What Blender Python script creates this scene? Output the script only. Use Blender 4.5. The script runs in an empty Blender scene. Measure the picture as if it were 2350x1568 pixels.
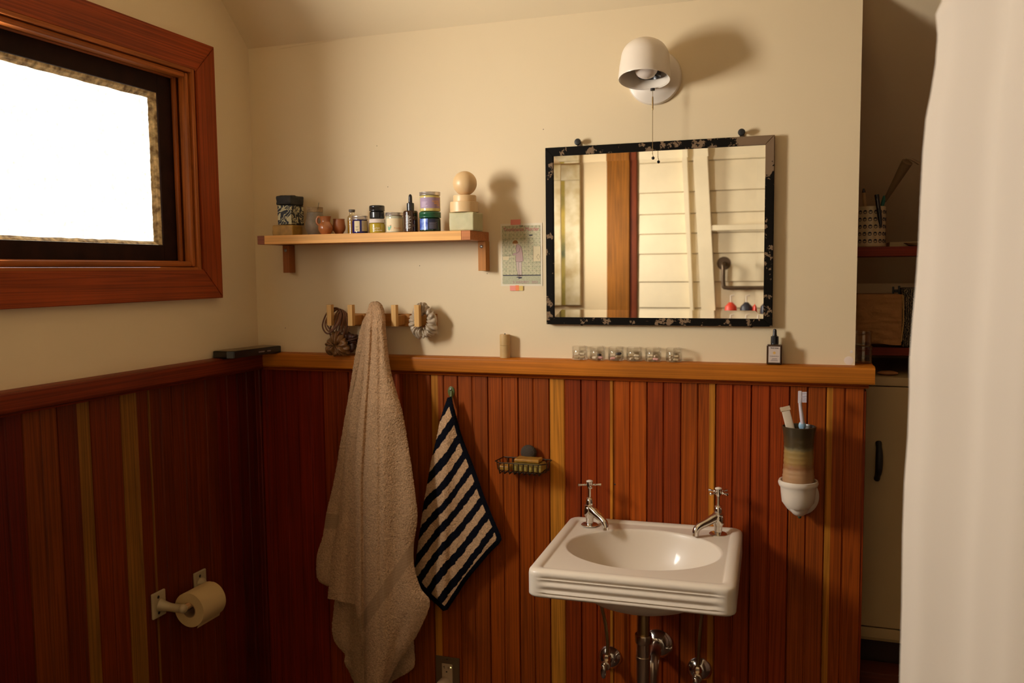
import bpy, bmesh, math, random
import numpy as np
from mathutils import Vector, Matrix, Quaternion
random.seed(7)
S = bpy.context.scene
COL = S.collection
PI = math.pi
# ------------------------------------------------------------------ camera
CAM = Vector((1.69267, -2.4, 1.505)); YAW, PIT, ROL, FOC = 0.329652, -0.0822245, 0.0104376, 1996.302
def cam_axes():
    cy, sy, cp, sp = math.cos(YAW), math.sin(YAW), math.cos(PIT), math.sin(PIT)
    f = Vector((-sy*cp, cy*cp, sp)); r = Vector((cy, sy, 0)); d = f.cross(r)
    cr, sr = math.cos(ROL), math.sin(ROL)
    return cr*r + sr*d, -sr*r + cr*d, f
CR, CD, CF = cam_axes()
cd = bpy.data.cameras.new('camera'); cam = bpy.data.objects.new('camera', cd); COL.objects.link(cam)
cam.matrix_world = Matrix(((CR.x, -CD.x, -CF.x, CAM.x), (CR.y, -CD.y, -CF.y, CAM.y), (CR.z, -CD.z, -CF.z, CAM.z), (0, 0, 0, 1)))
cd.sensor_width = 36; cd.lens = 36*FOC/2350; cd.clip_start = 0.02
cd.dof.use_dof = True; cd.dof.focus_distance = 2.32; cd.dof.aperture_fstop = 4.0
S.camera = cam
# ------------------------------------------------------------------ world, light, exposure
w = bpy.data.worlds.new('world'); S.world = w; w.use_nodes = True
w.node_tree.nodes['Background'].inputs[0].default_value = (0.9, 0.95, 1, 1)
w.node_tree.nodes['Background'].inputs[1].default_value = 1.0
S.view_settings.view_transform = 'Standard'; S.view_settings.look = 'None'
S.view_settings.gamma = 1; S.view_settings.exposure = 0.0; S.view_settings.use_curve_mapping = False
PANE = 1.35      # look of the daylit textured pane itself
def daylight(name, c, sy, sz, aim, spread, power, col):
    l = bpy.data.lights.new(name, 'AREA'); l.shape = 'RECTANGLE'; l.size = sy; l.size_y = sz; l.energy = power; l.color = col; l.spread = math.radians(spread)
    o = bpy.data.objects.new(name, l); COL.objects.link(o); o.location = c
    o.rotation_euler = Vector(aim).to_track_quat('-Z', 'Z').to_euler(); return o
# daylight through the front left window, plus an added lamp for the rear
daylight('window_daylight', (-.046, -1.14, 1.797), 1.48, .38, (1, -.08, .04), 158, 152, (1, .965, .90))
daylight('rear_fill_light', (-.046, -2.65, 1.75), .46, .44, (1, -.3, 0), 140, 20, (1, .94, .84))

def at(px, py, Y):      # point on the plane y = Y seen at a photograph pixel (used to read real positions off the photo)
    d = CR*((px-1175)/FOC) + CD*((py-784)/FOC) + CF
    return CAM + d*((Y-CAM.y)/d.y)

# ------------------------------------------------------------------ materials
MATS = {}
def nt(name):
    m = bpy.data.materials.new(name); m.use_nodes = True; t = m.node_tree
    return m, t, t.nodes['Principled BSDF']
def add(t, ty, **k):
    n = t.nodes.new(ty)
    for a, v in k.items(): setattr(n, a, v)
    return n
def mat(name, col, rough=.5, metal=0, spec=.5, coat=0, mottle=0, mscale=8, bump=0, bscale=60, bdist=.001, col2=None, sss=0, alpha=1):
    if name in MATS: return MATS[name]
    m, t, p = nt(name)
    p.inputs['Base Color'].default_value = (*col, 1); p.inputs['Roughness'].default_value = rough
    p.inputs['Metallic'].default_value = metal; p.inputs['Specular IOR Level'].default_value = spec
    p.inputs['Coat Weight'].default_value = coat; p.inputs['Coat Roughness'].default_value = .08
    if sss: p.inputs['Subsurface Weight'].default_value = sss; p.inputs['Subsurface Scale'].default_value = .01
    tc = add(t, 'ShaderNodeTexCoord')
    if mottle or col2:
        n = add(t, 'ShaderNodeTexNoise'); n.inputs['Scale'].default_value = mscale; n.inputs['Detail'].default_value = 6
        t.links.new(tc.outputs['Object'], n.inputs['Vector'])
        r = add(t, 'ShaderNodeValToRGB'); c2 = col2 or tuple(c*(1-mottle) for c in col)
        r.color_ramp.elements[0].position = .35; r.color_ramp.elements[1].position = .65
        r.color_ramp.elements[0].color = (*c2, 1); r.color_ramp.elements[1].color = (*col, 1)
        t.links.new(n.outputs['Fac'], r.inputs['Fac']); t.links.new(r.outputs['Color'], p.inputs['Base Color'])
    if bump:
        n = add(t, 'ShaderNodeTexNoise'); n.inputs['Scale'].default_value = bscale; n.inputs['Detail'].default_value = 5
        t.links.new(tc.outputs['Object'], n.inputs['Vector'])
        b = add(t, 'ShaderNodeBump'); b.inputs['Strength'].default_value = bump; b.inputs['Distance'].default_value = bdist
        t.links.new(n.outputs['Fac'], b.inputs['Height']); t.links.new(b.outputs['Normal'], p.inputs['Normal'])
    MATS[name] = m
    return m
def wood(name, axis='z', rough=.5, dark=.62, ring=90, sap=(.55, .20, .018), coat=.05, figure=.5):
    """procedural fir: tint from the object's own colour, grain stretched along an axis, sapwood on flagged faces"""
    m, t, p = nt(name); L = t.links.new
    tc = add(t, 'ShaderNodeTexCoord'); oi = add(t, 'ShaderNodeObjectInfo')
    mp = add(t, 'ShaderNodeMapping'); ad = add(t, 'ShaderNodeVectorMath', operation='ADD')
    mul = add(t, 'ShaderNodeMath', operation='MULTIPLY'); mul.inputs[1].default_value = 37.0
    L(oi.outputs['Random'], mul.inputs[0]); L(tc.outputs['Object'], ad.inputs[0]); L(mul.outputs[0], ad.inputs[1])
    L(ad.outputs[0], mp.inputs['Vector'])
    sc = {'x': (.014, 1, 1), 'y': (1, .014, 1), 'z': (1, 1, .014)}[axis]; mp.inputs['Scale'].default_value = sc
    n1 = add(t, 'ShaderNodeTexNoise'); n1.inputs['Scale'].default_value = 38; n1.inputs['Detail'].default_value = 2; n1.inputs['Distortion'].default_value = .15
    L(mp.outputs[0], n1.inputs['Vector'])
    # growth rings: saw through the coarse noise plus position
    ms = add(t, 'ShaderNodeMath', operation='MULTIPLY'); ms.inputs[1].default_value = ring/5.0; L(n1.outputs['Fac'], ms.inputs[0])
    fr = add(t, 'ShaderNodeMath', operation='PINGPONG'); fr.inputs[1].default_value = 1; L(ms.outputs[0], fr.inputs[0])
    n2 = add(t, 'ShaderNodeTexNoise'); n2.inputs['Scale'].default_value = 260; n2.inputs['Detail'].default_value = 3; L(mp.outputs[0], n2.inputs['Vector'])
    n3 = add(t, 'ShaderNodeTexNoise'); n3.inputs['Scale'].default_value = 3.5; n3.inputs['Detail'].default_value = 3; L(ad.outputs[0], n3.inputs['Vector'])
    mx = add(t, 'ShaderNodeMix', data_type='FLOAT'); mx.inputs['Factor'].default_value = 1-figure; L(fr.outputs[0], mx.inputs['A']); L(n2.outputs['Fac'], mx.inputs['B'])
    at_ = add(t, 'ShaderNodeAttribute'); at_.attribute_name = 'sap'
    cm = add(t, 'ShaderNodeMix', data_type='RGBA'); L(at_.outputs['Fac'], cm.inputs['Factor']); L(oi.outputs['Color'], cm.inputs['A']); cm.inputs['B'].default_value = (*sap, 1)
    rp = add(t, 'ShaderNodeMapRange'); rp.inputs['From Min'].default_value = .2; rp.inputs['From Max'].default_value = .8; rp.inputs['To Min'].default_value = dark; rp.inputs['To Max'].default_value = 1.15
    L(mx.outputs['Result'], rp.inputs['Value'])
    rp2 = add(t, 'ShaderNodeMapRange'); rp2.inputs['From Min'].default_value = .3; rp2.inputs['From Max'].default_value = .7; rp2.inputs['To Min'].default_value = .8; rp2.inputs['To Max'].default_value = 1.1
    L(n3.outputs['Fac'], rp2.inputs['Value'])
    m2 = add(t, 'ShaderNodeMath', operation='MULTIPLY'); L(rp.outputs[0], m2.inputs[0]); L(rp2.outputs[0], m2.inputs[1])
    vm = add(t, 'ShaderNodeVectorMath', operation='SCALE'); L(cm.outputs['Result'], vm.inputs[0]); L(m2.outputs[0], vm.inputs['Scale'])
    L(vm.outputs[0], p.inputs['Base Color'])
    p.inputs['Roughness'].default_value = rough; p.inputs['Coat Weight'].default_value = coat; p.inputs['Coat Roughness'].default_value = .35
    p.inputs['Specular IOR Level'].default_value = .2
    b = add(t, 'ShaderNodeBump'); b.inputs['Strength'].default_value = .25; b.inputs['Distance'].default_value = .0008; L(mx.outputs['Result'], b.inputs['Height']); L(b.outputs['Normal'], p.inputs['Normal'])
    MATS[name] = m
    return m
def thin_clear(name, tint=(.93, .93, .9), rough=.05, lo=.05, hi=.6):
    m, t, p = nt(name); L = t.links.new
    t.nodes.remove(p); out = t.nodes['Material Output']
    a = add(t, 'ShaderNodeBsdfTransparent'); a.inputs[0].default_value = (*tint, 1)
    g = add(t, 'ShaderNodeBsdfGlossy'); g.inputs['Roughness'].default_value = rough; g.inputs[0].default_value = (1, 1, 1, 1)
    lw = add(t, 'ShaderNodeLayerWeight'); lw.inputs[0].default_value = .25
    mr = add(t, 'ShaderNodeMapRange'); mr.inputs['To Min'].default_value = lo; mr.inputs['To Max'].default_value = hi; L(lw.outputs['Fresnel'], mr.inputs['Value'])
    mx = add(t, 'ShaderNodeMixShader'); L(mr.outputs[0], mx.inputs[0]); L(a.outputs[0], mx.inputs[1]); L(g.outputs[0], mx.inputs[2]); L(mx.outputs[0], out.inputs[0])
    MATS[name] = m
    return m
def glow(name, col, strength):
    m, t, p = nt(name)
    p.inputs['Base Color'].default_value = (*col, 1); p.inputs['Emission Color'].default_value = (*col, 1); p.inputs['Emission Strength'].default_value = strength
    return m
def pane_mat(name, strength):
    m, t, p = nt(name); L = t.links.new
    tc = add(t, 'ShaderNodeTexCoord')
    n = add(t, 'ShaderNodeTexNoise'); n.inputs['Scale'].default_value = 110; n.inputs['Detail'].default_value = 3; L(tc.outputs['Object'], n.inputs['Vector'])
    r = add(t, 'ShaderNodeValToRGB'); r.color_ramp.elements[0].position = .25; r.color_ramp.elements[0].color = (.76, .68, .52, 1)
    r.color_ramp.elements[1].position = .46; r.color_ramp.elements[1].color = (.98, .95, .84, 1)
    L(n.outputs['Fac'], r.inputs['Fac']); L(r.outputs['Color'], p.inputs['Emission Color'])
    p.inputs['Emission Strength'].default_value = strength; p.inputs['Base Color'].default_value = (.6, .6, .55, 1); p.inputs['Roughness'].default_value = .3
    b = add(t, 'ShaderNodeBump'); b.inputs['Strength'].default_value = .6; b.inputs['Distance'].default_value = .002; L(n.outputs['Fac'], b.inputs['Height']); L(b.outputs['Normal'], p.inputs['Normal'])
    return m
def vcol_mat(name, rough=.9, bump=.6, bscale=900, sheen=0.0):
    m, t, p = nt(name); L = t.links.new
    a = add(t, 'ShaderNodeAttribute'); a.attribute_name = 'Col'; tc = add(t, 'ShaderNodeTexCoord')
    n = add(t, 'ShaderNodeTexNoise'); n.inputs['Scale'].default_value = bscale; n.inputs['Detail'].default_value = 3; L(tc.outputs['Object'], n.inputs['Vector'])
    mr = add(t, 'ShaderNodeMapRange'); mr.inputs['From Min'].default_value = .3; mr.inputs['From Max'].default_value = .7; mr.inputs['To Min'].default_value = .72; mr.inputs['To Max'].default_value = 1.1
    L(n.outputs['Fac'], mr.inputs['Value'])
    vm = add(t, 'ShaderNodeVectorMath', operation='SCALE'); L(a.outputs['Color'], vm.inputs[0]); L(mr.outputs[0], vm.inputs['Scale']); L(vm.outputs[0], p.inputs['Base Color'])
    p.inputs['Roughness'].default_value = rough; p.inputs['Specular IOR Level'].default_value = .1; p.inputs['Sheen Weight'].default_value = sheen
    p.inputs['Sheen Roughness'].default_value = .6
    b = add(t, 'ShaderNodeBump'); b.inputs['Strength'].default_value = bump; b.inputs['Distance'].default_value = .0015; L(n.outputs['Fac'], b.inputs['Height']); L(b.outputs['Normal'], p.inputs['Normal'])
    return m

CREAM = (.81, .65, .415)
WALL = mat('cream_plaster', CREAM, rough=.55, spec=.25, mottle=.04, mscale=1.5, bump=.35, bscale=9, bdist=.004)
WZL = wood('fir_vertical_shaded', 'z', ring=110, sap=(.26, .10, .012)); WZ, WX, WY = wood('fir_vertical', 'z', ring=110), wood('fir_along_x', 'x', dark=.78, coat=.05), wood('fir_along_y', 'y')  # WZL is the same fir, darkened for the dim left wall
OAK = wood('pale_oak_along_x', 'x', dark=.86, ring=60, rough=.5, coat=0)
OAKZ = wood('pale_oak_upright', 'z', dark=.92, ring=60, rough=.5, coat=0)
SASH = mat('dark_brown_sash_paint', (.026, .008, .004), rough=.6, spec=.12, mottle=.4, mscale=20)
PORC = mat('white_porcelain', (.74, .64, .52), rough=.38, spec=.4, coat=.18)
CHROME = mat('chrome', (.72, .68, .62), rough=.12, metal=1)
CHROME_D = mat('dull_chrome', (.66, .55, .42), rough=.24, metal=1)
BRASS = mat('aged_brass', (.42, .29, .13), rough=.33, metal=1)
BLACKP = mat('black_plastic', (.008, .008, .010), rough=.25, coat=.3)
WHITEP = mat('white_enamel', (.80, .70, .58), rough=.35)
IRON = mat('black_iron', (.012, .010, .009), rough=.5)
GREY_M = mat('grey_metal', (.35, .33, .30), rough=.35, metal=1)
SILVER = mat('brushed_silver_lid', (.75, .70, .65), rough=.3, metal=.9)
CLEAR = thin_clear('clear_plastic', tint=(.985, .98, .97), lo=.04, hi=.45)

# ------------------------------------------------------------------ mesh helpers
def new(): return bmesh.new()
def merge(bm, b2, M=None):
    if M is not None: bmesh.ops.transform(b2, matrix=M, verts=b2.verts)
    me = bpy.data.meshes.new('tmp'); b2.to_mesh(me); b2.free(); bm.from_mesh(me); bpy.data.meshes.remove(me)
    return bm
def box(x0, x1, y0, y1, z0, z1, bev=0, seg=2, bm=None, M=None):
    b = bmesh.new(); bmesh.ops.create_cube(b, size=1)
    for v in b.verts: v.co = Vector(((x0+x1)/2+v.co.x*(x1-x0), (y0+y1)/2+v.co.y*(y1-y0), (z0+z1)/2+v.co.z*(z1-z0)))
    if bev: bmesh.ops.bevel(b, geom=b.edges[:], offset=bev, segments=seg, affect='EDGES', profile=.5)
    if bm is None:
        if M is not None: bmesh.ops.transform(b, matrix=M, verts=b.verts)
        return b
    return merge(bm, b, M)
def lathe(prof, c=(0, 0, 0), n=40, axis='z', bm=None, M=None, close=False):
    b = bmesh.new(); rings = []
    for r, z in prof:
        if r < 1e-6: rings.append([b.verts.new((0, 0, z))])
        else: rings.append([b.verts.new((r*math.cos(2*PI*k/n), r*math.sin(2*PI*k/n), z)) for k in range(n)])
    pr = list(zip(rings[:-1], rings[1:]))
    if close: pr.append((rings[-1], rings[0]))
    for a, d in pr:
        for k in range(n):
            k2 = (k+1) % n
            if len(a) == 1 and len(d) == 1: continue
            if len(a) == 1: b.faces.new((a[0], d[k2], d[k]))
            elif len(d) == 1: b.faces.new((a[k], a[k2], d[0]))
            else: b.faces.new((a[k], a[k2], d[k2], d[k]))
    R = {'z': Matrix.Identity(4), 'y': Matrix.Rotation(PI/2, 4, 'X'), 'x': Matrix.Rotation(PI/2, 4, 'Y')}[axis]
    bmesh.ops.transform(b, matrix=Matrix.Translation(Vector(c)) @ R, verts=b.verts)
    if M is not None: bmesh.ops.transform(b, matrix=M, verts=b.verts)
    bmesh.ops.recalc_face_normals(b, faces=b.faces)
    return b if bm is None else merge(bm, b)
def tube(pts, r, n=12, bm=None, closed=False, caps=True, smooth=0):
    pts = [Vector(p) for p in pts]
    if smooth: pts = spline(pts, smooth, closed)
    N = len(pts); b = bmesh.new(); rings = []
    rad = r if callable(r) else (lambda s: r)
    up = None
    for i, p in enumerate(pts):
        a = pts[(i-1) % N] if (closed or i > 0) else p; d = pts[(i+1) % N] if (closed or i < N-1) else p
        t = (d-a).normalized()
        if up is None: up = t.orthogonal().normalized()
        up = (up - t*up.dot(t)).normalized(); s = t.cross(up)
        rr = rad(i/max(1, N-1))
        rings.append([b.verts.new(p+(up*math.cos(2*PI*k/n)+s*math.sin(2*PI*k/n))*rr) for k in range(n)])
    for i in range(N if closed else N-1):
        A, B = rings[i], rings[(i+1) % N]
        for k in range(n): b.faces.new((A[k], A[(k+1) % n], B[(k+1) % n], B[k]))
    if caps and not closed: b.faces.new(rings[0][::-1]); b.faces.new(rings[-1])
    bmesh.ops.recalc_face_normals(b, faces=b.faces)
    return b if bm is None else merge(bm, b)
def spline(pts, k=6, closed=False):
    pts = [Vector(p) for p in pts]; out = []; N = len(pts)
    for i in range(N if closed else N-1):
        g = (lambda j: pts[j % N]) if closed else (lambda j: pts[min(max(j, 0), N-1)])
        p0, p1, p2, p3 = g(i-1), g(i), g(i+1), g(i+2)
        for s in range(k):
            t = s/k
            out.append(.5*((2*p1)+(p2-p0)*t+(2*p0-5*p1+4*p2-p3)*t*t+(3*p1-p0-3*p2+p3)*t**3))
    if not closed: out.append(pts[-1])
    return out
def sphere(c, r, sc=(1, 1, 1), bm=None, u=24, v=14):
    b = bmesh.new(); bmesh.ops.create_uvsphere(b, u_segments=u, v_segments=v, radius=r)
    for q in b.verts: q.co = Vector((q.co.x*sc[0]+c[0], q.co.y*sc[1]+c[1], q.co.z*sc[2]+c[2]))
    return b if bm is None else merge(bm, b)
def prism(poly, axis, a, b_, bm=None):
    """extrude a 2D polygon along an axis: x -> (y,z), y -> (x,z), z -> (x,y)"""
    f = {'x': lambda u, v, w: (w, u, v), 'y': lambda u, v, w: (u, w, v), 'z': lambda u, v, w: (u, v, w)}[axis]
    b = bmesh.new(); A = [b.verts.new(f(u, v, a)) for u, v in poly]; B = [b.verts.new(f(u, v, b_)) for u, v in poly]; n = len(poly)
    for k in range(n): b.faces.new((A[k], A[(k+1) % n], B[(k+1) % n], B[k]))
    b.faces.new(A[::-1]); b.faces.new(B); bmesh.ops.recalc_face_normals(b, faces=b.faces)
    return b if bm is None else merge(bm, b)
def wloc(o):
    v = Vector((0, 0, 0))
    while o: v += o.location; o = o.parent
    return v
def obj(name, bm, m, parent=None, loc=None, color=None, ang=38, **props):
    """link ONE mesh object; mesh given in world coordinates, stored relative to its thing's base"""
    base = wloc(parent) if parent else Vector(loc or (0, 0, 0))
    if isinstance(bm, bpy.types.Mesh): me = bm
    else:
        me = bpy.data.meshes.new(name); bm.to_mesh(me); bm.free()
    me.transform(Matrix.Translation(-base)); me.name = name
    o = bpy.data.objects.new(name, me); COL.objects.link(o)
    me.materials.clear(); me.materials.append(m); me.shade_smooth(); me.set_sharp_from_angle(angle=math.radians(ang))
    if parent: o.parent = parent
    else: o.location = base
    if color: o.color = (*color, 1)
    if len(me.vertices) < 20000 and ang < 90:
        wn = o.modifiers.new('weighted_normals', 'WEIGHTED_NORMAL'); wn.keep_sharp = True; wn.weight = 50
    for k, v in props.items(): o[k] = v
    return o
def thing(name, label, cat, loc, group=None):
    o = bpy.data.objects.new(name, None); COL.objects.link(o); o.location = loc; o.empty_display_size = .02
    o['label'] = label; o['category'] = cat
    if group: o['group'] = group
    return o
def single(name, bm, m, label, cat, loc, group=None, **k):
    o = obj(name, bm, m, None, loc, **k); o['label'] = label; o['category'] = cat
    if group: o['group'] = group
    return o
def struct(name, bm, m, loc=(0, 0, 0), **k):
    return obj(name, bm, m, None, loc, kind='structure', **k)
def text_bm(s, size, fmap, weight=0, align='CENTER', spacing=1):
    cu = bpy.data.curves.new('txt', 'FONT'); cu.body = s; cu.size = size; cu.align_x = align; cu.offset = weight; cu.space_character = spacing; cu.resolution_u = 3
    o = bpy.data.objects.new('txt', cu); COL.objects.link(o)
    dg = bpy.context.evaluated_depsgraph_get(); me = bpy.data.meshes.new_from_object(o.evaluated_get(dg))
    b = bmesh.new(); b.from_mesh(me); bpy.data.objects.remove(o); bpy.data.curves.remove(cu); bpy.data.meshes.remove(me)
    for v in b.verts: v.co = Vector(fmap(v.co.x, v.co.y))
    return b
def front(x, y): return math.atan2(CAM.y-y, CAM.x-x)
def cyl_map(cx, cy, r, ac, zc): return lambda u, v: (cx+r*math.cos(ac+u/r), cy+r*math.sin(ac+u/r), zc+v)
def patch(cx, cy, r, ac, half, z0, z1, bm=None, n=20):
    b = bmesh.new(); A = []; B = []
    for k in range(n+1):
        a = ac-half+2*half*k/n; A.append(b.verts.new((cx+r*math.cos(a), cy+r*math.sin(a), z0))); B.append(b.verts.new((cx+r*math.cos(a), cy+r*math.sin(a), z1)))
    for k in range(n): b.faces.new((A[k], A[k+1], B[k+1], B[k]))
    return b if bm is None else merge(bm, b)
def lines_on_cyl(cx, cy, r, ac, zs, widths, h):
    b = bmesh.new()
    for z, (a, c) in zip(zs, widths): patch(cx, cy, r, ac+(a+c)/2, abs(c-a)/2, z, z+h, b, 6)
    return b
def vnoise(x, y, seed=0):
    x = np.asarray(x, float); y = np.asarray(y, float); xi = np.floor(x).astype(np.int64); yi = np.floor(y).astype(np.int64); fx = x-xi; fy = y-yi
    fx = fx*fx*(3-2*fx); fy = fy*fy*(3-2*fy)
    def h(a, b):
        n = (a*374761393+b*668265263+seed*1442695041) & 0xffffffff; n = ((n ^ (n >> 13))*1274126177) & 0xffffffff
        return ((n ^ (n >> 16)) & 0xffff)/65535.0
    return (h(xi, yi)*(1-fx)+h(xi+1, yi)*fx)*(1-fy)+(h(xi, yi+1)*(1-fx)+h(xi+1, yi+1)*fx)*fy
def grid_mesh(name, X, Y, Z, cols=None, flip=False):
    ny, nx = X.shape; me = bpy.data.meshes.new(name); co = np.stack([X, Y, Z], -1).reshape(-1, 3)
    i = np.arange(ny*nx).reshape(ny, nx); q = np.stack([i[:-1, :-1], i[:-1, 1:], i[1:, 1:], i[1:, :-1]], -1).reshape(-1, 4)
    if flip: q = q[:, ::-1]
    me.vertices.add(len(co)); me.vertices.foreach_set('co', co.ravel()); me.loops.add(q.size); me.loops.foreach_set('vertex_index', q.ravel().astype(np.int32))
    me.polygons.add(len(q)); me.polygons.foreach_set('loop_start', np.arange(0, q.size, 4, dtype=np.int32)); me.update(calc_edges=True); me.validate()
    if cols is not None:
        a = me.color_attributes.new('Col', 'FLOAT_COLOR', 'POINT'); c = np.concatenate([cols.reshape(-1, 3), np.ones((ny*nx, 1))], 1); a.data.foreach_set('color', c.ravel().astype(np.float32))
    return me

# ================================================================== ROOM SHELL
WZT = 1.193          # wainscot top, under the moulding
SLOPE = .90          # attic ceiling rises 0.9 per metre into the room
def slope_z(y): return 2.21-SLOPE*y
struct('floor', box(-.2, 3.0, -3.9, 1.6, -.1, 0), mat('dark_floorboards', (.06, .022, .010), rough=.6, mottle=.4))
wb = struct('wall_back', box(-.12, 1.807, 0, .12, 0, 2.32), WALL)
# window openings in the left wall, the rear one added for fill light: (y0, y1, z0, z1)
O1 = (-1.99, -.290, 1.51, 2.085); O2 = (-3.0, -2.3, 1.45, 2.05)
bl = new()
for y0, y1, z0, z1 in ((-.29, .12, 0, 2.95), (-1.99, -.29, 0, 1.51), (-1.99, -.29, 2.085, 2.95), (-2.3, -1.99, 0, 2.95), (-3.0, -2.3, 0, 1.45), (-3.0, -2.3, 2.05, 2.95), (-3.9, -3.0, 0, 2.95)):
    box(-.12, 0, y0, y1, z0, z1, bm=bl)
bmesh.ops.remove_doubles(bl, verts=bl.verts, dist=1e-5)
wl = struct('wall_left', bl, WALL)
# ceiling: attic slope running down past the back wall, then flat
cb = new()
ys = [1.5, .72, 0, -.75]
prism([(1.5, slope_z(1.5)), (-.75, slope_z(-.75)), (-.75, slope_z(-.75)+.1), (1.5, slope_z(1.5)+.1)], 'x', -.12, 3.0, cb)
ceil_s = struct('ceiling', cb, WALL)
struct('ceiling_flat', box(-.12, 3.0, -3.9, -.75, slope_z(-.75), slope_z(-.75)+.1), WALL)
struct('wall_right', box(2.75, 2.85, -3.9, 1.5, 0, 2.95), mat('brown_panelling', (.16, .07, .03), rough=.6, mottle=.2))
struct('wall_alcove', box(1.7, 2.75, .85, .95, 0, 1.52), WALL)
struct('wall_alcove_side', box(1.60, 1.70, .12, .95, 0, 2.2), WALL)
# boards of the wainscot, back wall then left wall
RED, ORG, DRK, BRN = (.29, .040, .002), (.35, .066, .003), (.19, .014, .002), (.32, .062, .004)
def plank(parent, horiz, t0, t1, z0, z1, sap=None, color=RED):
    wd = t1-t0; m = wd/2; pf = [(0, .006), (.0028, .012), (m-.0038, .012), (m-.0012, .0085), (m+.0012, .0085), (m+.0038, .012), (wd-.0028, .012), (wd-.0004, .006)]
    if sap:
        for s in sap:
            s -= t0
            if .004 < s < wd-.004 and abs(s-m) > .005: pf.append((s, .012))
    pf.sort(); b = bmesh.new(); lay = b.faces.layers.float.new('sap')
    f = (lambda t, d, z: (t0+t, -d, z)) if horiz == 'x' else (lambda t, d, z: (d, t0+t, z))
    poly = [(0, .0)]+pf+[(wd-.0004, 0)]
    A = [b.verts.new(f(t, d, z0)) for t, d in poly]; B = [b.verts.new(f(t, d, z1)) for t, d in poly]; n = len(poly)
    for k in range(n):
        fc = b.faces.new((A[k], A[(k+1) % n], B[(k+1) % n], B[k])); mid = t0+(poly[k][0]+poly[(k+1) % n][0])/2
        fc[lay] = 1.0 if sap and sap[0] <= mid <= sap[1] else 0.0
    b.faces.new(A[::-1]); b.faces.new(B); bmesh.ops.recalc_face_normals(b, faces=b.faces)
    o = obj('plank', b, WZ if horiz == 'x' else WZL, parent, color=color, ang=20); return o
jb = [.0125, .0568, .1494, .2420, .3340, .4270, .5200, .6137, .702, .7979, .8922, .987, 1.0813, 1.1759, 1.2706, 1.3641, 1.4576, 1.551, 1.6486, 1.7393, 1.8318]
sapb = {7: (.6137, .638), 11: (.987, 1.0325), 12: (1.1659, 1.1759), 15: (1.4403, 1.4576), 19: (1.7393, 1.7552)}
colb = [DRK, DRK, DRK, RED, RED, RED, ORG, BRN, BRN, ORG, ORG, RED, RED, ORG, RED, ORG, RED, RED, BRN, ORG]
for i in range(len(jb)-1):
    c = colb[i]; k = random.uniform(.85, 1.15); plank(wb, 'x', jb[i], jb[i+1], 0.0, WZT, sapb.get(i), tuple(q*k for q in c))
jl = [-.0003, -.0404, -.136, -.236, -.3356, -.4301, -.5205, -.6197, -.721, -.8207, -.9172]
while jl[-1] > -3.7: jl.append(jl[-1]-.0957)
sapl = {5: (-.5261, -.5148), 6: (-.6197, -.563), 8: (-.7616, -.721)}
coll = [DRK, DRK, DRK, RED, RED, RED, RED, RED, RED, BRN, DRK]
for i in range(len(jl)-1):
    c = coll[i] if i < len(coll) else random.choice([RED, DRK, BRN]); k = random.uniform(.45, .65)  # left boards darkened further, the wall's shade put into their colour
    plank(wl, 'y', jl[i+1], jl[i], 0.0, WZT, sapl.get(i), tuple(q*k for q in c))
# trim: corner board at the free wall end, ledge cap and moulding on both walls
struct('trim_1', box(1.8105, 1.836, -.010, .118, 0, 1.185, .002), WZ, color=RED)
CAPC = (.50, .150, .010)
cap_prof = [(0.0, 1.206), (0, 1.25), (-.036, 1.25), (-.043, 1.247), (-.045, 1.243), (-.045, 1.210), (-.042, 1.206)]
b = prism(cap_prof, 'x', .0455, 1.853); box(1.8072, 1.853, 0, .118, 1.206, 1.25, .003, bm=b)
struct('trim_2', b, WX, color=CAPC)
bead = [(0, 1.1931), (0, 1.206), (-.030, 1.206), (-.030, 1.2015), (-.026, 1.199), (-.021, 1.1975), (-.019, 1.1931)]
b = prism(bead, 'x', .0303, 1.840); box(1.8072, 1.8405, -.002, .110, 1.1931, 1.206, bm=b)
struct('trim_3', b, WX, color=ORG)
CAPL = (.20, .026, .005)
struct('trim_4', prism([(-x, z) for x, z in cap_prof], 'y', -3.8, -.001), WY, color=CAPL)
struct('trim_5', prism([(-x, z) for x, z in bead], 'y', -3.8, -.001), WY, color=CAPL)

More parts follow.
